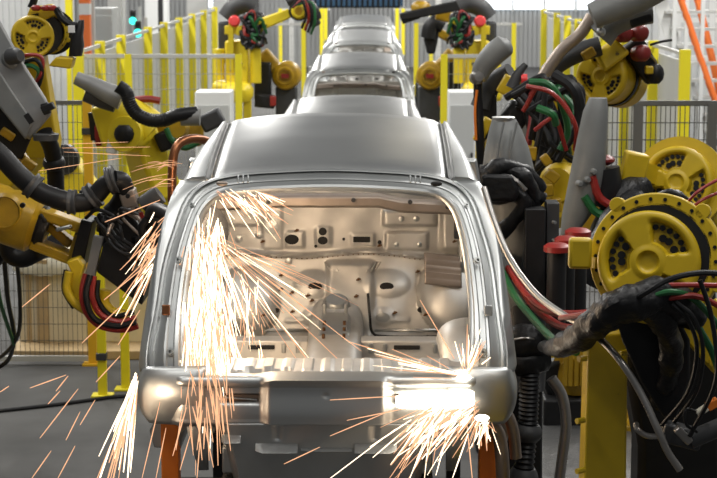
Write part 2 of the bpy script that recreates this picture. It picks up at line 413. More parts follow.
    for i in range(NZ+1):
        z = lerp(.165, .96, i/NZ); row = []
        for j in range(NX+1):
            x = -hw+2*hw*j/NX
            y = 2.22 - .16*sstep(.62,.22,z) - .05*sstep(.24,.17,z)
            sl = .615 - .04*abs(x)**2 + .012*math.sin(x*9)
            y += -.028*math.exp(-((z-sl)/.009)**2) + .012*sstep(sl-.01, sl+.01, z)
            for q in feats:
                if q[0] == 'b': y -= q[5]*bumpbox(x, z, q[1], q[2], q[3], q[4], q[6])
                else: y -= q[5]*dome(x, z, q[1], q[2], q[3], q[4], q[6])
            y += .003*math.sin(x*31+z*7)*math.sin(z*23)
            row.append(V((x, y, z)))
        rows.append(row)
    wall = MB().sheet(rows).build('firewall', INNER, root, thick=.003, org=O, angle=60)
    def ysurf(x, z):
        i = max(0, min(NZ, int(round((z-.165)/(.96-.165)*NZ)))); j = max(0, min(NX, int(round((x+hw)/(2*hw)*NX)))); return rows[i][j].y
    for (px, py, rx, ry, t) in ((265,228,8,7,'p'),(285,240,7,5,'h'),(316,232,4,4,'h'),(316,241,5,4,'h'),(282,262,4,4,'p'),(309,284,7,4,'h'),(380,284,7,4,'h'),(271,305,3.4,2.4,'h'),(414,305,4,3,'h'),(376,312,7,5,'p'),(308,312,7,5,'p'),(373,243,2,2,'h'),(337,240,1.5,1.5,'h'),(309,247,1.5,1.5,'h'),(395,219,3,3,'p'),(410,219,3,3,'p'),(390,245,2.5,2.5,'p'),(413,245,2.5,2.5,'p'),(252,236,4,4,'p'),(232,240,4,4,'p')):
        x, z = fw(px, py); y = ysurf(x, z)
        m = MB().lathe((0,0,0), (0,-1,.0), [(1,0),(1,.004),(.55 if t == 'p' else .9,.007),(.001,.0075)], 18)
        m.v = [V((x+v.x*rx/189, y-.002+v.y, z+v.z*ry/189)) for v in m.v]
        m.build('grommet' if t == 'p' else 'punched_hole', GALV if t == 'p' else HOLE, wall, org=O)
    x, z = fw(355,240); MB().box((x, ysurf(x,z)-.006, z), (.09,.008,.030)).build('punched_slot', HOLE, wall, bevel=.004, org=O)
    for (px, py) in ((290,231),(275,274),(286,290),(302,292),(306,297),(259,307),(373,246),(352,277),(411,271),(388,308),(418,308),(448,241),(256,242),(335,298),(350,292),(287,307),(275,287),(455,329),(240,331),(420,330)):
        x, z = fw(px, py); y = ysurf(x, z)
        m = MB().cyl((x, y, z), (x, y-.022, z), .008, .006, 8); m.bar((x-.012,y-.018,z-.004),(x+.012,y-.018,z+.004), .006, .008)
        m.build('weld_clip', BRN, wall, org=O)
    for k in range(46):
        x, z = -.62+.0272*k, .615-.04*abs(-.62+.0272*k)**2 + .012*math.sin((-.62+.0272*k)*9) - .016
        MB().box((x, ysurf(x,z)-.002, z), (.007,.005,.006)).build('spot_weld', BRN, wall, org=O)
    for px, sg in ((318,1),(322,1),(326,1),(366,-1),(370,-1),(374,-1)):
        a = fw(px, 262); b = fw(px+6*sg, 270); MB().bar((a[0], ysurf(*a)-.004, a[1]), (b[0], ysurf(*b)-.004, b[1]), .010, .008).build('stiffening_bead', INNER, wall, bevel=.003, org=O)
    for px, r0, r1 in ((216,322,322),):
        m = MB(); rr = [[V((x, 2.03+.01, .242)), V((x, 2.018, .238)), V((x, 2.03, .228))] for x in (-.66,-.14)]; m.sheet(rr).build('floor_seam', GALV, wall, thick=.003, org=O)
        rr = [[V((x, 2.03+.01, .242)), V((x, 2.018, .238)), V((x, 2.03, .228))] for x in (.20,.66)]; MB().sheet(rr).build('floor_seam', GALV, wall, thick=.003, org=O)
    # cowl beam, ribbed reinforcement and the side bracket on the firewall
    MB().rings([[V((x, 2.20, zc+.035)), V((x, 2.10, zc+.03)), V((x, 2.09, zc-.03)), V((x, 2.20, zc-.045))] for x, zc in ((-.66,.885),(-.5,.895),(-.28,.905),(0,.905),(.22,.905),(.34,.880),(.66,.865))]).build('cowl_beam', BEAM, root, bevel=.012, org=O)
    for px, py in ((263,199),(347,197),(403,199),(440,204)):
        x, z = fw(px, py); MB().cyl((x,2.092,z),(x,2.075,z),.012,seg=10).build('weld_stud', DGRY, root, org=O)
    m = MB(); rr = []
    for i in range(25):
        u = i/24; x0 = lerp(.46,.655,u); zt = .60-.03*u+.012*math.sin(u*0)
        rr.append([V((x0, 2.13-.10*v, lerp(.625,.49,v)-.02*u + .008*math.cos(v*9*math.pi))) for v in [k/24 for k in range(25)]])
    MB().sheet(rr).build('ribbed_bracket', BEAM, root, thick=.004, org=O)
    x, z = fw(452,228); MB().box((x, 2.13, z), (.055,.05,.09)).build('side_bracket', DGRY, root, bevel=.006, org=O)
    MB().tube([V((.165,2.04,.43)),V((.175,1.99,.33)),V((.19,1.98,.235)),V((.26,1.98,.215)),V((.45,1.99,.21)),V((.64,1.99,.215))], .007, 8).build('sealer_bead', BLM, root, org=O)
    # underbody rails that carry the shell
    for sx in (-1, 1):
        MB().rings([[V(((.40-.04)*sx,y,z)),V(((.40+.04)*sx,y,z)),V(((.40+.04)*sx,y,z+.12)),V(((.40-.04)*sx,y,z+.12))] for y, z in ((.10,.02),(.8,.06),(1.4,.0),(2.3,.03))]).build('underbody_rail', STEEL, root, bevel=.01, org=O)
        MB().sheet([[V((sx*.44,.14,.27)), V((sx*.50,.12,.14)), V((sx*.50,.13,.03))],[V((sx*.60,.16,.27)),V((sx*.58,.15,.16)),V((sx*.54,.16,.02))],[V((sx*.66,.30,.27)),V((sx*.60,.30,.20)),V((sx*.56,.30,.08))]]).build('rear_apron', GALV, root, thick=.006, org=O)
    return root
car = make_car()
tag(car, 'bare silver car shell nearest the camera, wide open at the back and showered with sparks', 'car', 'bare car shells in a line')
carlabels = ['bare silver car shell right behind the nearest one, only its bright roof showing', 'third bare silver car shell in the line, its dark empty rear opening in full view',
             'fourth bare silver car shell from the front, second from the far end', 'farthest and smallest bare silver car shell at the end of the line']
cars = [car]
PITCHY = [0, 8.1, 16.2, 24.5, 33.6]
for k in range(1, 5):
    c = copy_tree(car); c.location = (CARX-.0, CARY+PITCHY[k], CARZ-.51); tag(c, carlabels[k-1], 'car', 'bare car shells in a line'); cars.append(c)
# skids that carry the shells along the line
def make_skid(y, z, label):
    s = thing('transport_skid', (CARX, y+1.2, 0), label, 'conveyor skid', 'skids under the car shells')
    for sx in (-1, 1):
        MB().box((CARX+sx*.40, y+1.2, z-.05), (.09,2.3,.10)).build('runner', DGRY, s, bevel=.008)
    for yy in (.42, 2.1):
        MB().box((CARX, y+yy, z-.14), (1.31,.10,.08)).build('cross_bar', DGRY, s, bevel=.008)
        for sx in (-1, 1):
            h_ = z-.10 if yy > 1 else z+.235
            MB().box((CARX+sx*(.62 if yy > 1 else .69), y+yy, h_/2), (.075,.10,h_)).build('leg', BLM if yy > 1 else ORG, s, bevel=.006)
    return s
sl = ['lifting skid with orange posts under the nearest car shell', 'skid on the floor under the second car shell', 'skid on the floor under the third car shell', 'skid on the floor under the fourth car shell', 'skid on the floor under the farthest car shell']
for k in range(5): make_skid(CARY+PITCHY[k], CARZ-(0 if k == 0 else .51), sl[k])
# ------------------------------------------------------------------ setting
def struct(name, mb, m, **k): return tag(mb.build(name, m, **k), kind='structure')
struct('floor', MB().box((0,24,-.05), (26,60,.1)), FLOOR)
w = MB()
for i in range(200):                                    # pale ribbed sheeting of the far wall
    w.box((-12.9+i*.13, 52.1, 3.5), (.10,.06,7))
w.box((0,52.2,3.5), (26,.1,7)); struct('wall_back', w, WALLB)
w = MB()
for i in range(27): w.box((-6.32+i*.085, 24.52, 2.6), (.06,.02,5.2))
w.box((-5.2,24.56,2.6), (2.3,.06,5.2)); struct('wall_partition', w, WALL)
w = MB()
for i in range(34): w.box((4.05+i*.20, 31.0, 2.6), (.15,.05,5.2))
w.box((7.4,31.06,2.6), (7,.06,5.2)); struct('wall_partition', w, WALL)
for sx, nm in ((-1,'wall_left'),(1,'wall_right')):
    w = MB().box((12.8*sx,23,3.5), (.2,58,7))
    for i in range(96): w.box((12.68*sx, -5.5+i*.6, 3.5), (.05,.45,7))
    struct(nm, w, WALLB)
wn = MB().box((4.9,51.98,2.75), (3.6,.04,2.2)); wn = struct('window_1', wn, WIN)
for k in range(5): MB().box((3.1+k*.9,51.94,2.75), (.07,.08,2.3)).build('window_bar', WHT, wn)
wn = struct('window_2', MB().box((-4.55,51.98,2.9), (.6,.04,2.4)), WIN)
# grey tread plate platform strip by the right-hand robot
tag(MB().box((1.3,10.4,.012), (1.1,4.0,.024)).build('tread_plate', TREAD), 'grey tread plate lying on the floor behind the amber robot column', 'floor plate')

# ------------------------------------------------------------------ fences
def mesh_bay(x0, x1, y0, y1, z0, z1, sx=.035, sz=.125, r=.0035):
    m = MB(); L = math.hypot(x1-x0, y1-y0); d = V(((x1-x0)/L, (y1-y0)/L, 0)); a = V((x0, y0, 0))
    n = max(2, int(L/sx))
    for i in range(n+1):
        p = a+d*(L*i/n); m.bar(p+V((0,0,z0)), p+V((0,0,z1)), r, r)
    n = max(2, int((z1-z0)/sz))
    for i in range(n+1):
        m.bar(a+V((0,0,z0+(z1-z0)*i/n)), a+d*L+V((0,0,z0+(z1-z0)*i/n)), r*1.2, r*1.2)
    return m
def post(mb, x, y, h, w=.07): return mb.box((x, y, h/2), (w, w*.7, h)).box((x, y, .008), (.15,.12,.016))
def clamp(parent, x, y, z, w=.08): MB().box((x, y-.012, z), (w,.06,.05)).build('clamp', DGRY, parent, bevel=.004)
# near left mesh fence
Y0 = 13.4
fx = P(92,370,Y0).x
f = thing('mesh_fence', (-2.9,Y0,0), 'grey wire mesh fence on the left in front of the tan boards', 'fence')
mesh_bay(-4.3,-2.95,Y0,Y0,.06,1.98).build('mesh_panel', WIRED, f); mesh_bay(-2.9,fx-.03,Y0,Y0,.06,1.98).build('mesh_panel', WIRED, f)
MB().box(((-4.3+fx)/2,Y0,2.0), (4.3+fx,.03,.03)).build('top_rail', RAILD, f); MB().box(((-4.3+fx)/2,Y0,.05), (4.3+fx,.03,.04)).build('bottom_rail', RAIL, f)
post(MB(), -2.93, Y0, 2.0, .045).build('post', RAIL, f)
pp = post(MB(), fx+.01, Y0, 2.02, .065).build('post', AMB, f); clamp(f, fx+.01, Y0, P(96,131,Y0).z)
f2 = thing('fence_post', (P(103,405,12.4).x,12.4,0), 'yellow post with a grey clamp on the floor at lower left', 'post')
x_ = P(103,405,12.4).x; post(MB(), x_, 12.4, 1.52, .062).build('upright', YELP, f2, bevel=.004); clamp(f2, x_, 12.4, P(103,356,12.4).z, .075)
f3 = thing('fence_post', (P(126,400,12.6).x,12.6,0), 'short yellow post close to the car door side, half hidden by sparks', 'post')
x_ = P(126,400,12.6).x; post(MB(), x_, 12.6, .95, .06).build('upright', YELP, f3, bevel=.004); clamp(f3, x_, 12.6, .5, .07)
# near right mesh fence
x0 = P(607,100,Y0).x
f = thing('mesh_fence', (x0,Y0,0), 'dark-railed wire mesh fence behind the robots on the right', 'fence')
mesh_bay(x0-.6, 2.0, Y0,Y0,.06,1.98,r=.006).build('mesh_panel', WIRED, f); mesh_bay(2.0,3.4,Y0,Y0,.06,1.98,r=.006).build('mesh_panel', WIRED, f)
MB().box(((x0-.6+3.4)/2,Y0,2.0), (3.4-x0+.6,.03,.035)).build('top_rail', RAILD, f)
for xx in (x0-.6, P(638,120,Y0).x, P(712,120,Y0).x): post(MB(), xx, Y0, 2.0, .07).build('post', RAILD, f)
# side fences running along the line, posts and pale sheets
def side_fence(X, ys, label):
    f = thing('panel_fence', (X, ys[0], 0), label, 'fence')
    for i, y in enumerate(ys):
        post(MB(), X, y, 2.1, .115).build('post', YELP, f)
        if i: MB().box((X-.075*(1 if X < 0 else -1), (y+ys[i-1])/2, 1.1), (.02, y-ys[i-1]-.1, 1.7)).build('sheet', PANL, f); MB().box((X+.0, (y+ys[i-1])/2, 2.05), (.03, y-ys[i-1]-.06, .04)).build('rail', RAIL, f)
XL = P(78,48,19.8).x
yl = [XL*1800/(px-373) for px in (78,100,120,149,163,175,186,193,206)]
yl = [19.8, 21.4, 23.2, 26.0, 28.0, 30.2, 32.4, 34.6, 37.0]
side_fence(XL, yl, 'long fence of yellow posts and pale sheets along the left of the line')
XR = P(685,56,19.4).x
side_fence(XR, [19.4,21.6,24.0,26.2,28.0,29.6,31.2,33.0,35.5], 'long fence of yellow posts and pale sheets along the right of the line')
def cross_fence(xa, xb, Y, h, label, posts, solid=False):
    f = thing('mesh_fence', (xa, Y, 0), label, 'fence')
    mesh_bay(xa, xb, Y, Y, .1, h-.03, .05, .16, .005).build('mesh_panel', WIRE, f)
    MB().box(((xa+xb)/2, Y, h), (abs(xb-xa)+.04, .035, .04)).build('top_rail', RAIL, f)
    for xx in posts: post(MB(), xx, Y, h+.02, .075).build('post', YELP, f)
def X(px, Y): return (px-373)*Y/1800
cross_fence(X(75,20), X(240,20), 20, 2.0, 'light-railed mesh fence across the left, in front of the red-capped robot', [X(129,20), X(239,20)])
cross_fence(X(444,20), X(506,20), 20, 2.0, 'light-railed mesh fence across the right, in front of the red-capped robot', [X(444,20)])
cross_fence(X(265,30), X(304,30), 30, 2.0, 'far mesh fence with one yellow post left of the third car', [X(304,30)])
cross_fence(X(416,30), X(520,30), 30, 2.0, 'far mesh fence with yellow post right of the third car', [X(416,30), X(513,30)])
cross_fence(X(280,39), X(330,39), 39, 2.0, 'farthest mesh fence with yellow posts left of the small far cars', [X(322,39), X(326,39), X(281,39)])
cross_fence(X(394,39), X(440,39), 39, 2.0, 'farthest mesh fence with yellow posts right of the small far cars', [X(397,39), X(403,39), X(431,39)])

# ------------------------------------------------------------------ things against the walls
# tan boards with a cream plastic sheet, behind the left fence
t = thing('board_crate', (P(70,378,13.9).x, 14.0, 0), 'tan board crate under cream plastic sheet, behind the left mesh fence', 'crate')
xa, xb = P(21,370,13.9).x, P(150,370,13.9).x
MB().box(((xa+xb)/2,14.15,.40), (xb-xa,.5,.66)).build('side_board', TAN, t, bevel=.006)
MB().box((P(44,340,13.9).x,13.89,.40), (.09,.03,.66)).build('batten', TAND, t, bevel=.004)
MB().box((P(30,340,13.9).x,13.89,.40), (.035,.03,.66)).build('batten', TAND, t, bevel=.004)
MB().box(((xa+xb)/2+.05,13.95,.035), (xb-xa+.15,.75,.07)).build('pallet_base', TAND, t, bevel=.006)
rows = []
for i in range(9):
    rr = []
    for j in range(30):
        u = j/29; v = i/8; z = .735+.03*math.sin(u*9)*math.sin(v*4)+.02*random.random(); y = 13.84+v*.6
        if i == 0: z -= .08+.05*abs(math.sin(u*7))
        rr.append(V((lerp(xa-.03, xb+.02, u), y-(.015 if i == 0 else 0), z)))
    rows.append(rr)
MB().sheet(rows).build('plastic_sheet', PLAS, t, thick=.006)
def white_box(px0, px1, r0, Y, label):
    a, b = X(px0,Y), X(px1,Y); z = P((px0+px1)/2, r0, Y).z
    t = thing('cabinet', ((a+b)/2, Y, 0), label, 'cabinet')
    MB().box(((a+b)/2, Y+.2, z/2), (b-a,.4,z)).build('housing', WHT, t, bevel=.01)
    MB().box(((a+b)/2, Y-.006, z*.52), ((b-a)*.86,.012,z*.8)).build('door', PANL, t, bevel=.003)
    MB().box((b-(b-a)*.14, Y-.02, z*.6), (.02,.03,.12)).build('handle', DGRY, t)
white_box(195,231,92,18.5, 'low white cabinet behind the nearest car on the left')
white_box(449,476,92,18.5, 'low white cabinet behind the nearest car on the right')
def ctrl(px0, px1, r0, r1, Y, label, m=PANL):
    a, b = X(px0,Y), X(px1,Y); z = P((px0+px1)/2, r0, Y).z
    t = thing('control_cabinet', ((a+b)/2, Y, 0), label, 'cabinet')
    MB().box(((a+b)/2, Y+.3, z/2), (b-a,.6,z)).build('housing', m, t, bevel=.01)
    MB().box(((a+b)/2, Y-.008, z/2+.05), ((b-a)*.88,.016,z*.86)).build('door', m, t, bevel=.004)
    MB().box((a+(b-a)*.82, Y-.03, z*.62), (.03,.04,.16)).build('handle', BLM, t)
ctrl(93,114,8,40,27.5, 'tall grey control cabinet beside the orange column')
ctrl(146,168,-6,40,40, 'tall pale control cabinet beyond the green signal lamps', WHT)
ctrl(214,228,-8,40,44, 'distant grey control cabinet above the red-capped left robot')
def column(px, Y, w, h, m, label, name='steel_column', band=None):
    t = thing(name, (X(px,Y), Y, 0), label, 'column')
    MB().box((X(px,Y), Y, h/2), (w, w, h)).build('shaft', m, t, bevel=.006)
    MB().box((X(px,Y), Y, .01), (w*1.8, w*1.8, .02)).build('foot_plate', m, t)
    if band: MB().box((X(px,Y), Y, band), (w*1.04, w*1.04, .16)).build('band', WHT, t)
column(87, 26, .15, 4.2, ORR, 'orange column with a white band at upper left', 'bollard_column', P(87,9,26).z)
column(93, 26.6, .10, 4.2, RAIL, 'slim grey column right beside the orange column')
column(117, 29, .22, 4.2, RAIL, 'grey steel column left of the green signal lamps')
column(124, 31, .12, 4.2, RAIL, 'thin grey steel column next to the signal lamp post')
column(162, 34, .09, 4.2, DGRY, 'dark thin column beyond the left panel fence')
column(199, 45, .5, 4.6, RAIL, 'broad grey column far back on the left')
column(71, 23.8, .09, 4.2, YELP, 'yellow column standing before the pale ribbed wall at upper left')
column(253, 47, .35, 4.6, DGRY, 'dark broad column behind the red-capped left robot')
column(438, 46, .16, 4.6, RAIL, 'grey column far back on the right')
for px, row, Y, lab in ((133,19,30.0,'green signal lamp, the upper and farther of the two'), (138,31,27.0,'green signal lamp, the lower and nearer of the two')):
    q = P(px, row, Y); t = thing('signal_lamp', (q.x+.1, Y, 0), lab, 'signal lamp', 'signal lamps')
    MB().box((q.x+.11, Y+.04, (q.z+.2)/2), (.05,.05,q.z+.2)).build('pole', RAIL, t)
    MB().box((q.x, Y+.02, q.z+.05), (.09,.08,.20)).build('housing', DGRY, t, bevel=.01)
    MB().lathe((q.x, Y-.03, q.z-.03), (0,-1,0), [(.001,.03),(.05,.025),(.062,0)], 16).build('lens', LAMPG, t)
    MB().lathe((q.x, Y-.03, q.z+.10), (0,-1,0), [(.001,.03),(.035,.025),(.042,0)], 16).build('lens', HOLE, t)
# dark blue louvred machine front over the far end of the line
tag(MB().tube([V((-2.6,11.9,.013)), V((-2.2,12.1,.013)), V((-1.95,12.25,.013)), V((-1.75,12.35,.013)), V((-1.4,12.3,.013))], .013, 8).build('floor_cable', BLK), 'thin black cable lying across the grey floor at lower left', 'cable')
t = thing('louvre_panel', (0,48,0), 'dark blue louvred panel hanging across the far end of the line', 'louvre panel')
a, b, zb = X(290,48), X(404,48), P(350,8,48).z
MB().box(((a+b)/2,48.1,zb+1.1), (b-a,.1,2.2)).build('back_panel', BLM, t)
for k in range(22): MB().box((a+(b-a)*(k+.5)/22,48.0,zb+1.1), ((b-a)/22*.55,.1,2.1)).build('louvre', BLUE, t)
for xx in (a+.05, b-.05): MB().box((xx,48.1,(zb+2.2)/2), (.12,.12,zb+2.2)).build('leg', RAIL, t)
# white stair with orange handrails, upper right
t = thing('steel_stair', (X(690,24),24,0), 'white steel stair with orange handrails at upper right', 'stair')
def st(a, b, w, m, nm): MB().bar(P(*a), P(*b), w, w).build(nm, m, t, bevel=.005)
s0 = P(655,-14,23.5); s1 = P(697,112,23.5); s1 = s0+(s1-s0)*1.9
MB().bar(s0, s1, .05, .17).build('stringer', WHT, t); d = V((1.1,0,0)); MB().bar(s0+d, s1+d, .05, .17).build('stringer', WHT, t)
for k in range(14):
    p = s0.lerp(s1, (k+.5)/14); MB().box(p+d*.5, (1.08,.24,.035)).build('tread', RAIL, t)
MB().tube([P(676,-16,23.4), P(701,60,23.4), P(726,132,23.4)], .045, 10).build('handrail', ORR, t)
MB().tube([P(694,-16,24.3), P(716,76,24.3), P(736,170,24.3)], .05, 10).build('handrail', ORR, t)
for px in (672,684,700): MB().box((X(px,23.4), 23.4, 2.0), (.05,.05,4.0)).build('baluster', WHT, t)
t = thing('steel_platform', (X(665,26),26,0), 'white platform frame behind the stair at upper right', 'platform')
for px in (660,675,709): MB().box((X(px,26), 26, 2.1), (.09,.09,4.2)).build('leg', WHT, t)
for row in (12,20,45,58): MB().box((X(700,26), 26, P(690,row,26).z), (1.2,.08,.07)).build('rail', WHT, t)
# ------------------------------------------------------------------ robots
def dish(parent, c, axis, R, H, m, hint=(0,0,1), rot=0, detail=True, name='joint_cover', bolts=True):
    """round joint cover with three recessed pockets between spokes"""
    x, y, d = frame(axis, hint); c = V(c); na, nr = (108, 22) if detail else (54, 12)
    rings = [[c + (x*math.cos(2*math.pi*j/na)+y*math.sin(2*math.pi*j/na))*R - d*H for j in range(na)]]
    for i in range(nr+1):
        r = 1-i/nr; ring = []
        for j in range(na):
            a = 2*math.pi*j/na; k = ((a-rot) % (2*math.pi/3))-math.pi/3
            h = -.06*sstep(.93,1,r)
            half = math.radians(44)-.10/max(r,.1)
            pocket = sstep(.36,.42,r)*(1-sstep(.78,.84,r))*(1-sstep(half-.07,half+.05,abs(k)))
            h -= .17*pocket
            h += .035*(sstep(.20,.22,r)*(1-sstep(.29,.32,r))) - .05*(1-sstep(.17,.20,r))
            ring.append(c + (x*math.cos(a)+y*math.sin(a))*R*max(r,.002) + d*R*h)
        rings.append(ring)
    o = MB().rings(rings).build(name, m, parent, angle=50)
    if detail and bolts:
        for s in range(3):
            for (rr, da) in ((.70,-.52),(.72,-.33),(.73,-.12),(.72,.10),(.71,.31),(.69,.50),(.54,-.42),(.55,-.08),(.53,.16)):
                a = rot + math.pi/3 + s*2*math.pi/3 + da
                p = c + (x*math.cos(a)+y*math.sin(a))*R*rr - d*R*.165
                MB().cyl(p-d*.002, p+d*R*.05, R*(.058 if rr > .6 else .078), seg=10).build('bolt', BLK, o)
    return o
def flange(parent, c, axis, R, H, m, nb, hint=(0,0,1), name='joint_ring', lugs=()):
    x, y, d = frame(axis, hint); c = V(c)
    mb = MB().annulus(c, d, [(R*.80,-H),(R,-H),(R,-H*.08),(R*.985,0),(R*.80,0)], 56)
    for a in lugs:
        p = c+(x*math.cos(a)+y*math.sin(a))*R*1.0; mb.cyl(p-d*H*.6, p, R*.12, seg=16)
    o = mb.build(name, m, parent, bevel=.003)
    for k in range(nb):
        a = 2*math.pi*k/nb; p = c+(x*math.cos(a)+y*math.sin(a))*R*.905
        MB().cyl(p-d*.004, p+d*.004, R*.03, seg=8).build('bolt', BLK, o)
    return o
def rlink(parent, name, p0, p1, w0, w1, m, t=.8, bev=.02):
    return MB().bar(p0, p1, w0, w0*t, w1, w1*t).build(name, m, parent, bevel=bev)

# ---- right front robot: big yellow joint, amber column, cable bundle
c = P(648,262,6.55); ax = V((-.30,-1,.16)); axn = ax.normalized()
rb = thing('welding_robot', (P(605,478,6.9).x+.12,7.0,0), 'robot in the right foreground with a big yellow bolted round joint on a yellow column', 'robot')
c2 = c+V((.022,.0,.012))-axn*.032
flange(rb, c2, ax, .245, .09, YEL, 26, lugs=(math.radians(48), math.radians(128), math.radians(-20)))
fl = MB().annulus(c2-axn*.03, axn, [(.15,0),(.205,0),(.205,.03),(.15,.03)], 56).build('seal_ring', BLM, rb)
dish(rb, c, ax, .190, .06, YEL, rot=math.radians(-7))
MB().lathe(c2-axn*.34, axn, [(.001,0),(.17,0),(.19,.06),(.19,.24)], 40).build('joint_housing', YEL, rb)
MB().box(P(580,253,6.6), (.085,.05,.115), Matrix.Rotation(.02,3,'Y')).build('mounting_tab', YEL, rb, bevel=.012)
MB().bar(P(590,262,6.65), P(612,262,6.7), .06, .04).build('tab_arm', YEL, rb)
cx_ = P(606,400,6.8).x; zt = P(606,338,6.8).z
col = MB(); col.rings([[V((cx_+sx*hw, 6.86+sy*.085, z)) for sx, sy in ((-1,-1),(1,-1),(1,1),(-1,1))] for z, hw in ((.05,.10),(P(606,470,6.8).z,.082),(zt-.02,.076),(zt+.02,.088))])
co = col.build('column', YEL, rb, bevel=.008)
for (px, py) in ((584,420),(584,470),(586,358),(627,352)):
    p = P(px,py,6.72); MB().cyl(p, p+V((-.03,-.02,0)), .012, seg=8).build('bolt', YEL, co)
MB().rings([[V((cx_+.12+sx*hw, 7.0+sy*hw, z)) for sx, sy in ((-1,-1),(1,-1),(1,1),(-1,1))] for z, hw in ((0,.36),(.06,.36),(.07,.26),(.5,.22))]).build('base', YEL, rb, bevel=.01)
# dark upper arm body behind the joint down to the base
MB().rings([[V((q.x+sx*hw, q.y+sy*.12, q.z)) for sx, sy in ((-1,-1),(1,-1),(1,1),(-1,1))] for q, hw in ((V((P(680,470,7.3).x,7.3,.3)),.19),(P(676,440,7.2),.17),(P(668,360,7.1),.19),(P(660,270,7.05),.2))]).build('lower_arm', BLM, rb, bevel=.03)
MB().rings([[V((q.x+sx*.3, 7.15+sy*.25, q.z)) for sx, sy in ((-1,-1),(1,-1),(1,1),(-1,1))] for q in (V((P(690,470,7.2).x,0,.0)), V((P(690,470,7.2).x,0,.45)))]).build('pedestal', BLM, rb, bevel=.02)
MB().prism([P(676,330,6.75), P(720,300,6.75), P(735,392,6.75), P(712,372,6.75)], (0,.07,0)).build('side_web', YEL, rb, bevel=.01)
for (px,py) in ((688,315),(701,338),(712,362)): p = P(px,py,6.75); MB().cyl(p, p+V((0,-.012,0)), .013, seg=8).build('bolt', YEL, rb)
# black taped bundle over the joint and its hoses
MB().tube(pts((542,346,7.5),(556,348,6.95),(576,340,6.65),(598,322,6.45),(622,306,6.38),(648,298,6.38),(676,300,6.42),(690,318,6.5)), lambda t: .020+.047*math.sin(min(1,t*1.3)*math.pi*.62), 20, wob=.2, n=12).build('taped_bundle', TAPE, rb)
MB().tube(pts((640,300,6.38),(656,312,6.40),(672,340,6.5),(668,372,6.6),(655,405,6.7)), lambda t: .055-.02*t, 20, wob=.22, n=12).build('taped_bundle', TAPE, rb)
MB().rings([[P(x0,y,6.62+.06*k) for x0, k in ((a,0),(b,0),(b,1),(a,1))] for y, a, b in ((305,612,672),(340,622,690),(380,640,690),(418,664,676))]).build('cable_cover', BLK, rb, bevel=.01)
for p_, r, m in ((((690,312,6.5),(700,330,6.45),(712,352,6.45),(722,380,6.45)), .0135, GRN),
                 (((650,296,6.35),(672,292,6.34),(692,298,6.36),(712,318,6.4),(735,350,6.4)), .012, GRN),
                 (((655,286,6.36),(690,285,6.36),(730,286,6.4)), .010, RED), (((560,318,6.75),(600,312,6.55),(630,304,6.45),(670,298,6.35),(700,297,6.35),(735,316,6.35)), .011, RED),
                 (((590,322,6.6),(640,296,6.3),(668,280,6.28),(700,273,6.3),(735,275,6.3)), .011, BLK),
                 (((672,304,6.34),(688,320,6.33),(697,350,6.34),(688,392,6.4),(662,425,6.5)), .008, BLK), (((676,302,6.34),(694,318,6.31),(703,350,6.32),(697,390,6.38),(676,420,6.5),(655,440,6.5)), .008, BLK),
                 (((700,280,6.3),(712,320,6.3),(716,380,6.3),(690,436,6.4)), .009, BLK)):
    hose('hose', rb, pts(*p_), r, m)
MB().ball(P(672,197,6.66), (.05,.04,.03), 14).build('cable_clamp', TAPE, rb)
MB().tube(pts((660,196,6.68),(672,193,6.64),(688,203,6.64),(702,219,6.66)), .016, 10, wob=.15).build('cable_clamp', TAPE, rb)
for p_ in (((684,206,6.6),(700,190,6.6),(725,176,6.7)), ((688,212,6.6),(702,200,6.6),(725,190,6.7))): hose('hose', rb, pts(*p_), .006, RED)
# connector block and pipes at lower right
bl = MB().bar(P(662,430,6.5), P(700,440,6.5), .085, .075).build('connector_block', DGRY, rb, bevel=.01)
MB().bar(P(676,428,6.42), P(690,442,6.42), .04, .03).build('valve_body', COND, bl, bevel=.006); MB().cyl(P(690,440,6.45), P(725,425,6.45), .034, seg=16).build('coupling', DGRY, bl)
MB().bar(P(697,414,6.4), P(707,407,6.4), .04, .02).build('connector_plug', PLAS, bl, bevel=.003); MB().bar(P(707,407,6.4), P(718,401,6.4), .036, .03).build('connector_plug', ORG, bl, bevel=.003)
hose('hose', bl, pts((697,432,6.4),(686,424,6.38),(686,410,6.38),(697,412,6.4)), .006, BLK)
hose('hose', bl, pts((664,436,6.45),(648,436,6.42),(638,430,6.42),(636,424,6.45)), .011, COND)
# clear steel conduit sweeping from the gun to the block
hose('conduit', rb, pts((484,188,7.5),(496,226,7.35),(512,262,7.2),(536,294,7.0),(562,314,6.8),(590,330,6.6),(618,358,6.45),(640,392,6.4),(658,430,6.35),(668,452,6.35),(680,470,6.35)), .0135, COND, seg=12)

# ---- grey covered gun behind the car's right flank
rg = thing('spot_weld_gun', (P(520,478,8.3).x,8.6,0), 'tall grey spot welding gun wrapped in black tape, right beside the nearest car', 'welding gun')
def ring_at(px0, px1, row, Y, dep, n=16, sq=.75):
    a, b = P(px0,row,Y), P(px1,row,Y); m = (a+b)/2; h = (b-a).length/2
    return [m + V((h*math.copysign(abs(math.cos(t))**sq, math.cos(t)), dep*math.copysign(abs(math.sin(t))**sq, math.sin(t)), 0)) for t in [2*math.pi*k/n for k in range(n)]]
MB().rings([ring_at(492,516,119,8.9,.05), ring_at(489,522,130,8.9,.08), ring_at(485,529,148,8.9,.12), ring_at(482,535,172,8.9,.14), ring_at(486,538,200,8.9,.14), ring_at(494,543,230,8.9,.14), ring_at(496,546,262,8.9,.13), ring_at(497,540,300,8.9,.12), ring_at(499,536,340,8.9,.11)]).build('gun_body', GREY, rg, angle=50)
MB().rings([ring_at(492,515,117,8.9,.055), ring_at(492,515,121,8.9,.055)]).build('top_plate', COND, rg)
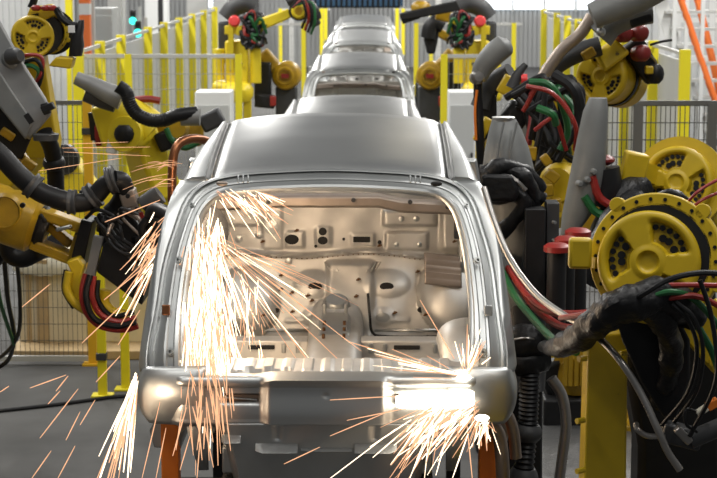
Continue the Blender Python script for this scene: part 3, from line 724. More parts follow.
for (a, b) in ((500,172),(513,172)): MB().tube(pts((a+4,122,8.78),(a-2,150,8.76),(a-3,178,8.75)), .006, 6).build('casting_seam', GREY, rg)
MB().rings([ring_at(489,505,254,8.7,.10), ring_at(487,512,262,8.7,.11), ring_at(489,516,280,8.7,.10), ring_at(494,514,288,8.7,.07)]).build('cylinder_cap', GREY, rg)
MB().cyl(P(487,240,8.65), P(498,239,8.65), .018, seg=14).build('pin', COND, rg)
for p_, r in ((((482,172,8.72),(492,180,8.68),(506,178,8.68),(522,186,8.7),(540,200,8.75)), .050), (((480,188,8.72),(496,196,8.68),(514,190,8.66),(530,202,8.7),(538,216,8.75)), .045), (((484,178,8.68),(500,166,8.66),(522,172,8.7),(541,190,8.75)), .04), (((512,186,8.66),(524,204,8.64),(514,220,8.66),(500,232,8.68)), .038), (((505,170,8.68),(525,180,8.66),(535,198,8.7)), .045)):
    MB().tube(pts(*p_), r, 14, wob=.2, n=10).build('tape_wrap', TAPE, rg)
MB().rings([[P(x,y,8.55+k*.1) for x, k in ((a,0),(b,0),(b,1),(a,1))] for y, a, b in ((174,481,512),(190,482,520),(202,489,516))]).build('tape_wrap', TAPE, rg, bevel=.02)
MB().tube(pts((510,176,8.58),(518,182,8.57),(526,190,8.57)), .010, 6).build('tape_edge', COND, rg)
# channel post
q0, q1 = P(535,206,8.6), P(551,206,8.6)
MB().bar(V((q0.x,8.62,1.42)), V((q0.x,8.62,P(535,208,8.6).z)), .11, .10).build('channel_post', BLM, rg, bevel=.006)
MB().bar(V((q1.x+.01,8.66,1.42)), V((q1.x+.01,8.66,P(550,203,8.6).z)), .14, .06).build('channel_flange', DGRY, rg, bevel=.004)
for row in (222,240): p = P(553,row,8.58); MB().cyl(p, p+V((.01,-.02,0)), .008, seg=8).build('bolt', GREY, rg)
MB().rings([ring_at(500,548,300,8.9,.12), ring_at(504,548,350,8.8,.12), ring_at(506,545,388,8.6,.10)]).build('gun_lower_body', BLM, rg, angle=50)
MB().tube(pts((502,336,8.4),(515,342,8.3),(532,340,8.3),(548,346,8.35)), lambda t: .06+.02*math.sin(t*3), 12, wob=.1).build('tape_wrap', TAPE, rg)
MB().tube(pts((506,352,8.4),(520,362,8.3),(545,358,8.35)), .07, 12, wob=.1).build('tape_wrap', TAPE, rg)
MB().tube(pts((510,340,8.24),(528,338,8.22),(544,343,8.26)), .006, 6).build('tape_edge', COND, rg)
# corrugated black hose down to the floor
h = V(P(530,366,8.3)); mb = MB().tube([P(530,366,8.3), P(529,400,8.3), P(527,436,8.3), P(523,478,8.3), P(518,540,8.3), P(514,600,8.3)], .050, 18, n=16, corr=.16); mb.build('corrugated_hose', BLK, rg, angle=25)
MB().tube(pts((528,424,8.3),(527,432,8.3),(526,440,8.3)), lambda t: .056+.018*math.sin(t*math.pi), 18).build('hose_clamp', DGRY, rg); MB().tube(pts((524,468,8.3),(523,478,8.3),(522,486,8.3)), lambda t: .056+.018*math.sin(t*math.pi), 18).build('hose_clamp', DGRY, rg)
MB().rings([[V((P(524,478,8.6).x+sx*hw, 8.75+sy*hw, z)) for sx, sy in ((-1,-1),(1,-1),(1,1),(-1,1))] for z, hw in ((0,.2),(.04,.2),(.05,.10),(1.1,.09))]).build('stand', BLM, rg, bevel=.01)
hose('hose', rg, pts((551,378,8.3),(562,396,8.3),(566,424,8.3),(563,452,8.3),(558,490,8.3)), .026, COND, seg=12)
hose('hose', rg, pts((500,268,8.6),(515,296,8.3),(536,322,7.9),(556,342,7.5),(576,352,7.1)), .018, GRN)
hose('hose', rg, pts((508,268,8.6),(524,292,8.3),(545,310,7.9),(570,314,7.5),(600,312,7.1)), .016, RED)
hose('hose', rg, pts((512,270,8.6),(530,302,8.2),(556,324,7.8),(580,330,7.3)), .018, RED)
hose('hose', rg, pts((478,418,7.6),(492,425,7.5),(500,440,7.5),(503,478,7.5),(503,520,7.6)), .03, BEAM, seg=12)
hose('hose', rg, pts((490,408,7.7),(505,412,7.6),(513,430,7.6),(516,458,7.6)), .026, BEAM, seg=12)
# red-topped buttons
for px, row, Y, r in ((557,246,8.2,.062),(566,239,8.3,.055),(578,231,8.4,.062)):
    q = P(px,row,Y); MB().lathe(q, (0,0,1), [(.02,-.2),(.03,-.03),(r,-.025),(r,.0),(r*.7,.012),(.001,.014)], 20).build('red_cap', RED, rg)
    MB().cyl((q.x,q.y,q.z-.42), (q.x,q.y,q.z-.03), .045, .045, 14).build('cap_post', BLM, rg)

# ---- robot behind on the right with the small yellow joint
r7 = thing('welding_robot', (3.1,11.3,0), 'yellow robot with a round joint between the mesh fence and the big yellow joint', 'robot')
c = P(676,182,9.8); ax = V((-.42,-1,.25)); axn = ax.normalized()
dish(r7, c, ax, .200, .07, YEL, rot=.9, bolts=True)
MB().annulus(c-axn*.07, axn, [(.18,-.06),(.262,-.05),(.262,.0),(.18,0)], 40).build('joint_ring', YEL, r7)
MB().lathe(c-axn*.25, axn, [(.001,-.12),(.2,-.1),(.225,0),(.225,.13)], 36).build('joint_housing', BLM, r7)
MB().box(P(634,168,9.7), (.13,.12,.17), Matrix.Rotation(.2,3,'Y')).build('mounting_tab', YEL, r7, bevel=.012)
MB().bar(P(634,170,9.8), P(665,180,10.0), .12, .10).build('tab_arm', YEL, r7)
MB().bar(c-axn*.3, V((3.1,11.3,.5)), .26, .24, .34, .34).build('lower_arm', YEL, r7, bevel=.03)
MB().rings([[V((3.1+sx*hw, 11.3+sy*hw, z)) for sx, sy in ((-1,-1),(1,-1),(1,1),(-1,1))] for z, hw in ((0,.4),(.06,.4),(.07,.3),(.6,.24))]).build('base', BLM, r7, bevel=.01)
MB().tube(pts((640,188,9.7),(622,200,9.6),(612,220,9.6),(600,244,9.6)), .09, 12, wob=.08).build('sleeve', TAPE, r7)
MB().tube(pts((640,205,9.4),(618,224,9.3),(604,250,9.2),(585,280,9.2)), .10, 12, wob=.06).build('sleeve', TAPE, r7)
hose('hose', r7, pts((592,176,9.5),(600,198,9.5),(618,206,9.5),(640,196,9.5)), .022, RED); hose('hose', r7, pts((584,196,9.5),(596,212,9.5),(612,215,9.5),(630,206,9.5)), .022, GRN)
MB().ball(P(604,160,9.6), (.06,.06,.03), 14).build('motor_cap', DRED, r7); MB().ball(P(608,200,9.6), (.07,.05,.06), 12).build('cable_gland', OCH, r7)
MB().tube(pts((604,168,9.6),(606,188,9.6),(600,206,9.6)), .085, 12).build('motor', BLM, r7)

# ---- robot with raised arm at upper right
r5 = thing('welding_robot', (P(660,300,11.8).x,11.8,0), 'yellow robot with raised arm, red motor caps and green hoses at upper right', 'robot')
Y5 = 11.4
c = P(600,76,Y5); ax = V((-.55,-1,.15)); axn = ax.normalized()
dish(r5, c, ax, .165, .06, YEL, rot=.5)
MB().lathe(c-axn*.24, axn, [(.001,0),(.15,.0),(.168,.03),(.168,.20)], 36).build('joint_housing', YEL, r5)
MB().annulus(c-axn*.24, axn, [(.12,.015),(.178,.015),(.178,.05),(.12,.05)], 36).build('seal_ring', BLM, r5)
MB().lathe(c-axn*.42, axn, [(.001,0),(.12,.0),(.18,.03),(.18,.17)], 36).build('rear_housing', YEL, r5)
MB().bar(P(604,46,Y5), P(616,62,Y5), .12, .16, .2, .2).build('arm_bracket', YEL, r5, bevel=.02)
for (px,py) in ((625,34),(641,33),(643,53)):
    q = P(px,py,Y5-.1); MB().lathe(q, V((.25,-1,.1)), [(.02,-.10),(.05,-.09),(.054,0),(.045,.025),(.03,.034),(.001,.036)], 18).build('motor_cap', DRED, r5)
MB().bar(P(630,42,Y5+.1), P(655,80,Y5+.1), .15, .16, .11, .12).build('motor', BLM, r5, bevel=.02); MB().ball(P(655,74,Y5), (.06,.06,.07), 12).build('motor', BLM, r5)
MB().box(P(649,70,Y5-.05), (.05,.05,.05)).build('sensor', YEL, r5, bevel=.008); hose('hose', r5, pts((650,45,Y5),(660,42,Y5),(672,40,Y5)), .008, BLK)
MB().tube(pts((650,55,Y5),(656,62,Y5),(653,72,Y5)), .008, 6).build('hose', COND, r5)
rlink(r5, 'forearm', P(592,88,Y5+.1), P(560,118,Y5+.2), .24, .30, YEL); rlink(r5, 'shoulder_link', P(562,112,Y5+.2), P(548,180,Y5+.3), .30, .34, YEL)
rlink(r5, 'upper_arm', P(549,170,Y5+.3), V((P(660,300,11.8).x,11.8,.75)), .26, .34, OCH)
MB().rings([[V((P(660,300,11.8).x+sx*hw, 11.8+sy*hw, z)) for sx, sy in ((-1,-1),(1,-1),(1,1),(-1,1))] for z, hw in ((0,.42),(.06,.42),(.07,.30),(.8,.24))]).build('base', OCH, r5, bevel=.01)
MB().tube(pts((548,74,Y5-.1),(560,62,Y5-.1),(580,52,Y5-.1),(600,46,Y5-.1)), .062, 12).build('forearm_sleeve', DGRY, r5)
MB().bar(P(582,57,Y5-.15), P(594,50,Y5-.15), .10, .06).build('sleeve_clip', OCH, r5, bevel=.01)
MB().tube(pts((541,80,Y5-.3),(560,52,Y5-.3),(580,34,Y5-.3),(592,16,Y5-.3)), .038, 10).build('hose', BEAM, r5)
# sleeve on top: tapered grey gun
MB().tube(pts((592,16,Y5-.5),(610,8,Y5-.5),(636,-4,Y5-.5),(670,-26,Y5-.5)), lambda t: .075+.045*t, 18).build('gun_sleeve', GREY, r5)
MB().tube(pts((600,36,Y5-.3),(612,24,Y5-.3),(634,16,Y5-.3),(652,14,Y5-.3)), lambda t: .09-.03*t, 14).build('gun_sleeve', GREY, r5)
for (px,py) in ((597,8),(600,24),(601,32)): MB().ball(P(px,py,Y5-.45), .03, 10).build('bolt', GALV, r5)
MB().bar(P(630,24,Y5-.35), P(652,17,Y5-.35), .05, .05).build('gun_tip', BLM, r5, bevel=.01)
# hose tangle at its elbow
random.seed(11)
for k in range(26):
    a = random.uniform(0, 6.28); m = (BLK, BLK, BLK, GRN, BLK, BLK, RED, BLK, BLK)[k % 9]
    x0, y0 = random.uniform(505,560), random.uniform(82,112); x1, y1 = random.uniform(528,590), random.uniform(128,185)
    xm, ym = random.uniform(530,585), random.uniform(75,135); Yk = random.uniform(10.2,11.0)
    hose('hose', r5, pts((x0,y0,Yk+.1),(xm,ym,Yk),((x1+xm)/2+random.uniform(-10,12),(ym+y1)/2,Yk-.05),(x1,y1,Yk)), random.uniform(.012,.024), m, seg=8)
for p_, r, m in ((((530,82,10.1),(548,84,10.05),(560,100,10.05),(568,130,10.1),(560,150,10.1)), .02, GRN), (((526,86,10.0),(550,92,10.0),(566,108,10.0),(576,128,10.0),(575,150,10.1)), .013, RED), (((535,130,10.0),(548,120,9.95),(556,118,10),(566,150,10.1)), .013, RED), (((555,75,10.3),(575,90,10.2),(580,118,10.2),(570,138,10.2)), .035, BLK), (((538,108,10.0),(552,114,9.95),(556,124,10)), .022, GRN)):
    hose('hose', r5, pts(*p_), r, m)
for a in (((540,112),(556,140),.24),((530,95),(544,120),.2),((552,140),(545,180),.18),((505,108),(526,122),.18)):
    MB().bar(P(*a[0],11.15), P(*a[1],11.15), a[2], .16).build('cable_pack', BLM, r5, bevel=.04)
for (px,py,s) in ((546,160,.05),(531,153,.06),(552,176,.06),(545,190,.07),(556,205,.06)): MB().box(P(px,py,10.2), (s,s,s*1.3), Matrix.Rotation(px,3,'Y')).build('cable_bracket', OCH, r5, bevel=.008)
# long hanging grey sleeve
MB().rings([ring_at(589,607,98,9.6,.05), ring_at(583,608,112,9.6,.08), ring_at(577,607,140,9.6,.10), ring_at(571,605,170,9.6,.11), ring_at(565,600,200,9.6,.10), ring_at(562,590,215,9.6,.09), ring_at(560,572,240,9.6,.05), ring_at(558,566,262,9.6,.03)]).build('hanging_sleeve', GREY, r5, angle=60)
for (px,py) in ((588,180),(594,172),(580,184)): MB().lathe(P(px,py,9.48), V((.2,-1,0)), [(.018,-.03),(.018,0),(.012,.012),(.001,.013)], 12).build('sleeve_boss', GREY, r5)

# ---- small tapered gun heads left of it
t = thing('spot_weld_gun', (P(490,300,11.0).x,11.0,0), 'slanted grey rounded gun head with a black sleeve, above the taped gun', 'welding gun')
MB().tube(pts((478,80,10.9),(484,66,10.9),(494,54,10.9),(505,45,10.9),(509,41,10.9)), lambda s: .048+.024*math.sin(min(1,s*1.25)*2.2)-.045*max(0,s-.75)*4, 18).build('gun_head', GREY, t)
MB().lathe(P(478,77,10.85), V((.3,-1,.2)), [(.04,-.05),(.045,0),(.03,.02),(.001,.022)], 12).build('end_fitting', COND, t)
MB().tube(pts((482,108,11.1),(488,90,11.1),(498,78,11.05),(510,70,11.0)), lambda s: .075-.03*s, 14).build('gun_sleeve', DGRY, t)
MB().tube(pts((478,80,10.9),(478,100,10.9),(480,140,10.9),(482,200,11.0),(484,300,11.0)), .028, 10).build('supply_pipe', BLK, t)
MB().bar(V((P(490,300,11.0).x,11.0,0)), P(488,95,11.1), .16, .16, .1, .1).build('stand', BLM, t, bevel=.01)
hose('hose', t, pts((477,90,10.85),(475,110,10.85),(476,140,10.85)), .008, ORG)
MB().tube(pts((512,88,10.8),(518,74,10.8),(526,64,10.8)), lambda s: .04-.022*s, 12).build('gun_tip', DGRY, t)
for (px,py,a,b) in ((508,86,.10,.12),(517,84,.08,.10),(483,130,.06,.16),(487,150,.07,.12)): MB().box(P(px,py,10.95), (a,.08,b), Matrix.Rotation(.5,3,'Y')).build('bracket', YEL, t, bevel=.01)
MB().cyl(P(521,79,10.8), P(527,79,10.8), .03, seg=12).build('end_cap', REDB, t)
MB().bar(P(484,165,10.9), P(484,175,10.9), .05, .05).build('bracket', GREL, t)

# yellow machinery seen between gun and column
YG = 11.6
t = thing('gear_unit', (P(566,430,YG).x,YG,0), 'greasy yellow gear unit low down, left of the yellow column', 'gear unit')
MB().lathe(P(574,372,YG), (-.4,-1,.1), [(.001,.05),(.09,.05),(.10,.0),(.16,-.01),(.17,-.16),(.001,-.16)], 24).build('gear_housing', OCH, t)
MB().bar(P(556,312,YG), P(556,350,YG), .055, .055).build('guide_rod', YEL, t); MB().box(P(557,352,YG-.05), (.12,.1,.06)).build('guide_foot', YEL, t, bevel=.006)
MB().bar(P(577,325,YG+.1), P(577,405,YG+.1), .13, .12).build('housing_column', OCH, t, bevel=.01)
for x0 in (566,571,577,583): MB().bar(P(x0,346,YG-.1), P(x0-1,386,YG-.1), .02, .03).build('gear_rib', OCH, t, bevel=.004)
MB().bar(P(548,360,YG+.15), P(566,400,YG+.15), .22, .2).build('dark_housing', BLM, t, bevel=.03)
MB().box((P(568,420,YG).x,YG+.1,.10), (.34,.36,.20)).build('base', BLM, t, bevel=.02)
MB().bar(V((P(574,400,YG).x,YG+.1,.19)), P(574,395,YG+.1), .14, .14).build('foot', OCH, t, bevel=.01)
for (px,py) in ((560,222),(552,205)): pass
t = r5; q = P(558,185,10.3); MB().lathe(q, (-.5,-1,.1), [(.05,.03),(.10,.03),(.11,.0),(.13,-.02),(.13,-.12),(.001,-.12)], 24).build('gear_housing', YEL, t)
q = P(553,208,10.3); MB().lathe(q, (-.3,-1,.4), [(.04,.03),(.08,.03),(.09,.0),(.10,-.1),(.001,-.1)], 20).build('gear_housing', YEL, t)
# ------------------------------------------------------------------ left robots
# ---- upper left: round joint and grey sleeve
ra = thing('welding_robot', (-3.3,11.2,0), 'robot at upper left with a round yellow joint, black motor and long grey sleeve', 'robot')
YA = 10.2
c = P(33,37,YA); ax = V((.28,-1,-.02)); axn = ax.normalized()
dish(ra, c, ax, .120, .05, YEL, rot=math.radians(20))
MB().lathe(c-axn*.17, axn, [(.001,0),(.10,.0),(.113,.02),(.113,.13)], 36).build('joint_housing', YEL, ra)
flange(ra, c+V((.075,.05,.02))-axn*.05, ax, .125, .06, YEL, 18, lugs=(math.radians(-20),))
MB().annulus(c+V((.04,.03,.01))-axn*.045, axn, [(.06,0),(.122,0),(.122,.02),(.06,.02)], 36).build('seal_ring', BLM, ra)
MB().lathe(c+V((.10,.1,.02))-axn*.16, axn, [(.001,0),(.115,.0),(.13,.02),(.13,.10)], 36).build('rear_housing', BLM, ra)
MB().prism([P(48,66,YA-.02), P(70,69,YA-.02), P(73,58,YA-.02), P(56,57,YA-.02)], (0,.14,0)).build('counterweight', YEL, ra, bevel=.008)
MB().prism([P(24,22,YA+.05), P(30,7,YA+.05), P(50,4,YA+.05), P(58,14,YA+.05), P(40,22,YA+.05)], (0,.12,0)).build('top_bracket', YEL, ra, bevel=.01)
for px in (36,46,52): MB().ball(P(px,8,YA), (.03,.03,.02), 10).build('cap', RED, ra)
MB().tube(pts((56,8,YA),(62,18,YA),(70,24,YA),(76,26,YA)), .022, 8, wob=.1).build('cable', TAPE, ra)
MB().rings([ring_at(69,82,56,YA+.05,.05), ring_at(70,84,46,YA+.05,.06), ring_at(71,83,36,YA+.05,.05), ring_at(75,84,27,YA+.05,.04), ring_at(79,84,20,YA+.05,.02)]).build('motor', BLM, ra)
MB().box(P(71.5,29,YA-.05), (.035,.02,.04)).build('label_plate', WHT, ra)
MB().tube(pts((31,8,YA+.1),(34,0,YA+.1),(36,-14,YA+.1)), .022, 8).build('cable', BLK, ra)
MB().bar(c-axn*.12, P(44,150,YA+.5), .13, .13, .2, .2).build('upper_arm', YEL, ra, bevel=.015)
rlink(ra, 'lower_arm', P(44,140,YA+.5), V((-3.2,11.2,.75)), .2, .28, YEL)
MB().rings([[V((-3.3+sx*hw, 11.2+sy*hw, z)) for sx, sy in ((-1,-1),(1,-1),(1,1),(-1,1))] for z, hw in ((0,.40),(.06,.40),(.07,.30),(.85,.24))]).build('base', OCH, ra, bevel=.01)
for p_, r, m in ((((20,58,9.9),(28,55,9.85),(40,56,9.85),(43,64,9.85),(40,76,9.85),(34,84,9.9)), .010, RED), (((22,66,9.9),(32,66,9.85),(39,72,9.85),(36,84,9.9)), .013, GRN), (((24,64,9.9),(27,80,9.9),(32,94,9.9),(38,104,9.9)), .013, RED), (((24,62,9.88),(36,60,9.84),(42,72,9.85),(36,94,9.9)), .012, BLK)):
    hose('hose', ra, pts(*p_), r, m)
# sleeve (nearer) running to the lower right
def beam(parent, name, m, secs, bevel=.0):
    return MB().rings([[P(a[0],a[1],Y), P(b[0],b[1],Y), P(b[0],b[1],Y+dp), P(a[0],a[1],Y+dp)] for a, b, Y, dp in secs]).build(name, m, parent, bevel=bevel)
beam(ra, 'sleeve', GREL, [((-34,30),(-18,-12),9.7,.16),((4,96),(23,62),9.6,.16),((23,131),(46,98),9.5,.16),((29,141),(52,114),9.5,.14)], .015)
beam(ra, 'sleeve_side', GREY, [((-40,46),(-30,22),9.64,.10),((0,108),(9,86),9.55,.10),((26,140),(33,121),9.46,.10)], .01)
MB().rings([ring_at(33,59,134,9.5,.07), ring_at(34,58,140,9.5,.07)]).build('sleeve_collar', DGRY, ra)
MB().lathe(P(14,58,9.62), V((.5,-1,.2)), [(.06,-.1),(.06,.0),(.045,.015),(.001,.016)], 18).build('sleeve_joint', GREY, ra)
MB().lathe(P(18,56,9.55), V((.9,-.6,.1)), [(.045,-.06),(.04,.0),(.03,.02),(.001,.021)], 18).build('sleeve_joint', DGRY, ra)
MB().bar(P(42,110,9.45), P(54,105,9.45), .05, .04).build('clip', BLM, ra, bevel=.006); MB().bar(P(44,103,9.45), P(48,114,9.45), .04, .04).build('clip', BLM, ra, bevel=.006)
MB().bar(P(26,114,9.42), P(32,123,9.42), .018, .03).build('slot', BLM, ra)
beam(ra, 'dark_side_plate', BLM, [((-40,80),(-20,60),9.75,.1),((0,150),(6,96),9.75,.1),((22,160),(34,132),9.75,.1)], .01)
hose('hose', ra, pts((44,132,9.55),(52,150,9.6),(55,172,9.65),(56,196,9.7),(56,215,9.75)), .046, BLK, seg=16, corr=.05, n=10)
MB().tube(pts((53,158,9.62),(54,163,9.63),(54.5,168,9.64)), lambda t: .05+.012*math.sin(t*math.pi), 16).build('hose_clamp', BLM, ra)
hose('cable', ra, pts((4,256,9.9),(8,300,10.2),(14,336,10.6),(8,360,10.9),(-10,372,11.0)), .014, BLK); hose('cable', ra, pts((16,250,9.9),(20,300,10.2),(18,335,10.5),(2,356,10.8),(-14,360,11.0)), .012, BLK); hose('cable', ra, pts((-6,250,9.9),(0,300,10.2),(14,344,10.6)), .012, GRN)

# ---- lower left robot that welds the car's flank
rb2 = thing('welding_robot', (-2.75,9.6,0), 'oily yellow robot at lower left with thick black hoses and a dark welding gun', 'robot')
YB = 9.3
w0, w1 = P(-40,200,YB), P(38,226,YB)
MB().lathe(w0, w1-w0, [(.001,0),(.15,0),(.15,.22),(.142,.25),(.15,.28),(.15,.40),(.12,(w1-w0).length)], 30).build('forearm', OCH, rb2)
d = (w1-w0).normalized()
MB().lathe(P(37,226,YB)-d*.02, d, [(.001,0),(.122,0),(.128,.015),(.112,.03),(.122,.045),(.108,.06),(.10,.08),(.001,.08)], 30).build('wrist_seal', BLM, rb2)
MB().lathe(P(4,212,YB-.14), V((.15,-1,.1)), [(.09,-.05),(.1,0),(.08,.02),(.075,.01),(.001,.012)], 24).build('forearm_cover', OCH, rb2)
p = P(23,205,YB-.16); MB().cyl(p, p+V((0,-.02,0)), .014, seg=10).build('bolt', BLK, rb2)
rlink(rb2, 'shoulder_link', w0, V((-2.75,9.6,1.2)), .30, .34, OCH); rlink(rb2, 'upper_arm', V((-2.75,9.6,1.3)), V((-2.75,9.6,.6)), .34, .4, OCH)
MB().rings([[V((-2.75+sx*hw, 9.6+sy*hw, z)) for sx, sy in ((-1,-1),(1,-1),(1,1),(-1,1))] for z, hw in ((0,.42),(.06,.42),(.07,.30),(.7,.25))]).build('base', OCH, rb2, bevel=.01)
# open wrist frame: two side rails, cross ends
MB().bar(P(41,212,YB-.02), P(86,228,YB-.02), .14, .055).build('wrist_rail', OCH, rb2, bevel=.01)
MB().bar(P(32,242,YB-.02), P(72,258,YB-.02), .14, .055).build('wrist_rail', OCH, rb2, bevel=.01)
MB().bar(P(83,226,YB-.02), P(72,260,YB-.02), .14, .045).build('wrist_end', OCH, rb2, bevel=.008)
MB().bar(P(44,213,YB), P(36,244,YB), .13, .08).build('wrist_end', OCH, rb2, bevel=.01)
MB().bar(P(47,224,YB+.04), P(72,244,YB+.04), .07, .05, .10, .05).build('wrist_web', OCH, rb2, bevel=.012)
MB().bar(P(56,230,YB-.10), P(72,226,YB-.10), .035, .02).build('chrome_lever', GALV, rb2, bevel=.008); MB().bar(P(30,247,YB-.08), P(74,265,YB-.08), .03, .012).build('wrist_flange', OCH, rb2)
MB().bar(P(40,214,YB-.09), P(46,222,YB-.09), .03, .02).build('slot', HOLE, rb2, bevel=.006)
MB().bar(P(90,218,YB-.02), P(79,264,YB-.02), .22, .06, .22, .07).build('mount_plate', BLM, rb2, bevel=.008)
MB().bar(P(99,236,YB-.16), P(90,278,YB-.16), .042, .05).build('slide_bar', GREL, rb2, bevel=.004)
MB().prism([P(103,244,YB-.2), P(118,240,YB-.2), P(146,286,YB-.2), P(142,306,YB-.2), P(96,272,YB-.2)], (0,.24,0)).build('transformer', BLM, rb2, bevel=.012)
MB().prism([P(96,214,YB-.1), P(126,208,YB-.1), P(150,240,YB-.1), P(140,268,YB-.1), P(100,246,YB-.1)], (0,.2,0)).build('gun_frame', BLM, rb2, bevel=.012)
MB().bar(P(122,200,YB-.15), P(137,196,YB-.15), .11, .09).build('actuator_block', BEAM, rb2, bevel=.008); MB().bar(P(134,205,YB-.18), P(140,219,YB-.18), .045, .04).build('actuator_lug', BEAM, rb2, bevel=.006); MB().cyl(P(143,206,YB-.15), P(160,194,YB-.15), .05, seg=18).build('actuator_cylinder', DGRY, rb2)
for (px,py) in ((128,196),(137,209)): p = P(px,py,YB-.22); MB().cyl(p, p+V((0,-.012,0)), .012, seg=8).build('bolt', BLK, rb2)
MB().bar(P(141,212,YB-.2), P(143,219,YB-.2), .02, .02).build('red_tag', RED, rb2)
# yellow jaw
MB().prism([P(66,262,YB-.22), P(78,258,YB-.22), P(84,266,YB-.22), P(80,280,YB-.22), P(85,298,YB-.22), P(74,306,YB-.22), P(66,296,YB-.22), P(65,280,YB-.22), P(72,274,YB-.22)], (0,.10,0)).build('jaw', YEL, rb2, bevel=.008)
MB().tube(pts((69,272,YB-.25),(67,290,YB-.25),(76,304,YB-.25),(88,312,YB-.25)), .022, 10).build('jaw_tube', YEL, rb2)
MB().tube(pts((106,290,YB-.2),(104,302,YB-.2),(112,312,YB-.2),(128,316,YB-.2)), .03, 10).build('jaw_tube', YEL, rb2)
for p_, r, m in ((((86,274,YB-.28),(82,292,YB-.3),(86,312,YB-.3),(100,326,YB-.3),(122,330,YB-.3),(138,326,YB-.3)), .016, RED), (((94,276,YB-.28),(92,296,YB-.3),(100,314,YB-.3),(118,322,YB-.3),(136,318,YB-.3)), .016, RED), (((90,275,YB-.3),(86,296,YB-.32),(94,318,YB-.32),(116,326,YB-.32),(136,322,YB-.32)), .016, BLK), (((98,280,YB-.25),(98,300,YB-.27),(112,316,YB-.27),(134,312,YB-.27)), .014, BLK), (((66,270,YB-.2),(64,290,YB-.2),(74,308,YB-.2)), .013, BLK)):
    hose('hose', rb2, pts(*p_), r, m)
# thick black hoses with clamps
H1 = ((-20,140,9.0),(0,155,9.0),(20,176,9.0),(40,192,9.0),(62,200,9.0),(78,203,9.05),(92,199,9.1),(104,186,9.1),(114,180,9.1))
hose('supply_hose', rb2, pts(*H1), lambda t: .053-.006*t, BLK, seg=18)
for a, r in (((33,186,9.0,.9,.75),.068),((72,202,9.02,1,.05),.064),((93,196,9.1,.8,-.6),.070),((112,180,9.1,.9,-.3),.074)):
    q = P(a[0],a[1],a[2]); dd = V((a[3],0,-a[4])).normalized()
    MB().lathe(q-dd*.022, dd, [(.04,0),(r,0.002),(r,.012),(r*.93,.018),(r*.93,.026),(r,.032),(r,.042),(.04,.044)], 24).build('hose_clamp', DGRY, rb2)
hose('supply_hose', rb2, pts((114,180,9.1),(122,182,9.12),(124,194,9.15),(118,206,9.2),(110,214,9.2)), .050, BLK, seg=18)
hose('supply_hose', rb2, pts((-10,262,9.8),(6,244,9.8),(10,232,9.8),(10,224,9.8)), .055, BLK, seg=16); hose('supply_hose', rb2, pts((8,236,9.7),(10,252,9.7),(22,258,9.7),(40,250,9.7),(56,244,9.6)), .055, BLK, seg=16)
hose('hose', rb2, pts((86,218,9.1),(96,210,9.05),(110,214,9.0),(122,224,9.0)), .010, BLK)
random.seed(5)
for k in range(14):
    a = (random.uniform(92,130), random.uniform(208,236)); b = (random.uniform(110,158), random.uniform(214,262))
    hose('cable', rb2, pts((*a,9.05),((a[0]+b[0])/2+random.uniform(-9,9),(a[1]+b[1])/2+random.uniform(-12,12),8.98),(*b,9.0)), random.uniform(.006,.011), (BLK,BLK,BEAM)[k%3])
MB().tube(pts((146,244,9.0),(142,226,8.98),(156,214,8.98),(168,222,9.0),(166,244,9.0)), .02, 10).build('hose', BLK, rb2)
MB().bar(P(142,262,9.05), P(152,282,9.05), .09, .1).build('gun_arm', BEAM, rb2, bevel=.01); MB().bar(P(84,199,9.2), P(84,190,9.2), .045, .045).build('valve', BLM, rb2, bevel=.006); MB().bar(P(76,200,9.2), P(96,206,9.2), .06, .06).build('valve_body', DGRY, rb2, bevel=.008)
MB().tube(pts((173,218,9.35),(172,190,9.35),(173,160,9.35),(178,145,9.38),(190,139,9.45),(204,140,9.55),(212,146,9.6)), .024, 16).build('copper_electrode', COP, rb2)
MB().bar(P(172,214,9.35), P(160,238,9.3), .07, .07).build('electrode_holder', DGRY, rb2, bevel=.01); MB().bar(P(160,236,9.3), P(132,244,9.2), .08, .08).build('electrode_arm', BLM, rb2, bevel=.01)
# amber fine strut at the far left
MB().bar(P(-10,112,9.8), P(30,168,9.8), .055, .05).build('strut', OCH, rb2, bevel=.006)
for (px,py) in ((8,134),(29,164)): MB().box(P(px,py,9.75), (.08,.06,.045), Matrix.Rotation(.6,3,'Y')).build('strut_clamp', OCH, rb2, bevel=.008)
# round dark gun shoe reaching through the quarter opening
MB().lathe(P(207,232,8.30), V((.75,-.9,.05)), [(.001,.02),(.08,.025),(.125,.0),(.13,-.04),(.10,-.07),(.001,-.07)], 32).build('gun_shoe', DGRY, rb2)
MB().tube([P(200,235,8.35), V((-.98,8.75,1.80)), V((-1.10,8.95,1.80)), P(152,240,9.15)], .04, 12).build('shoe_arm', BLM, rb2)

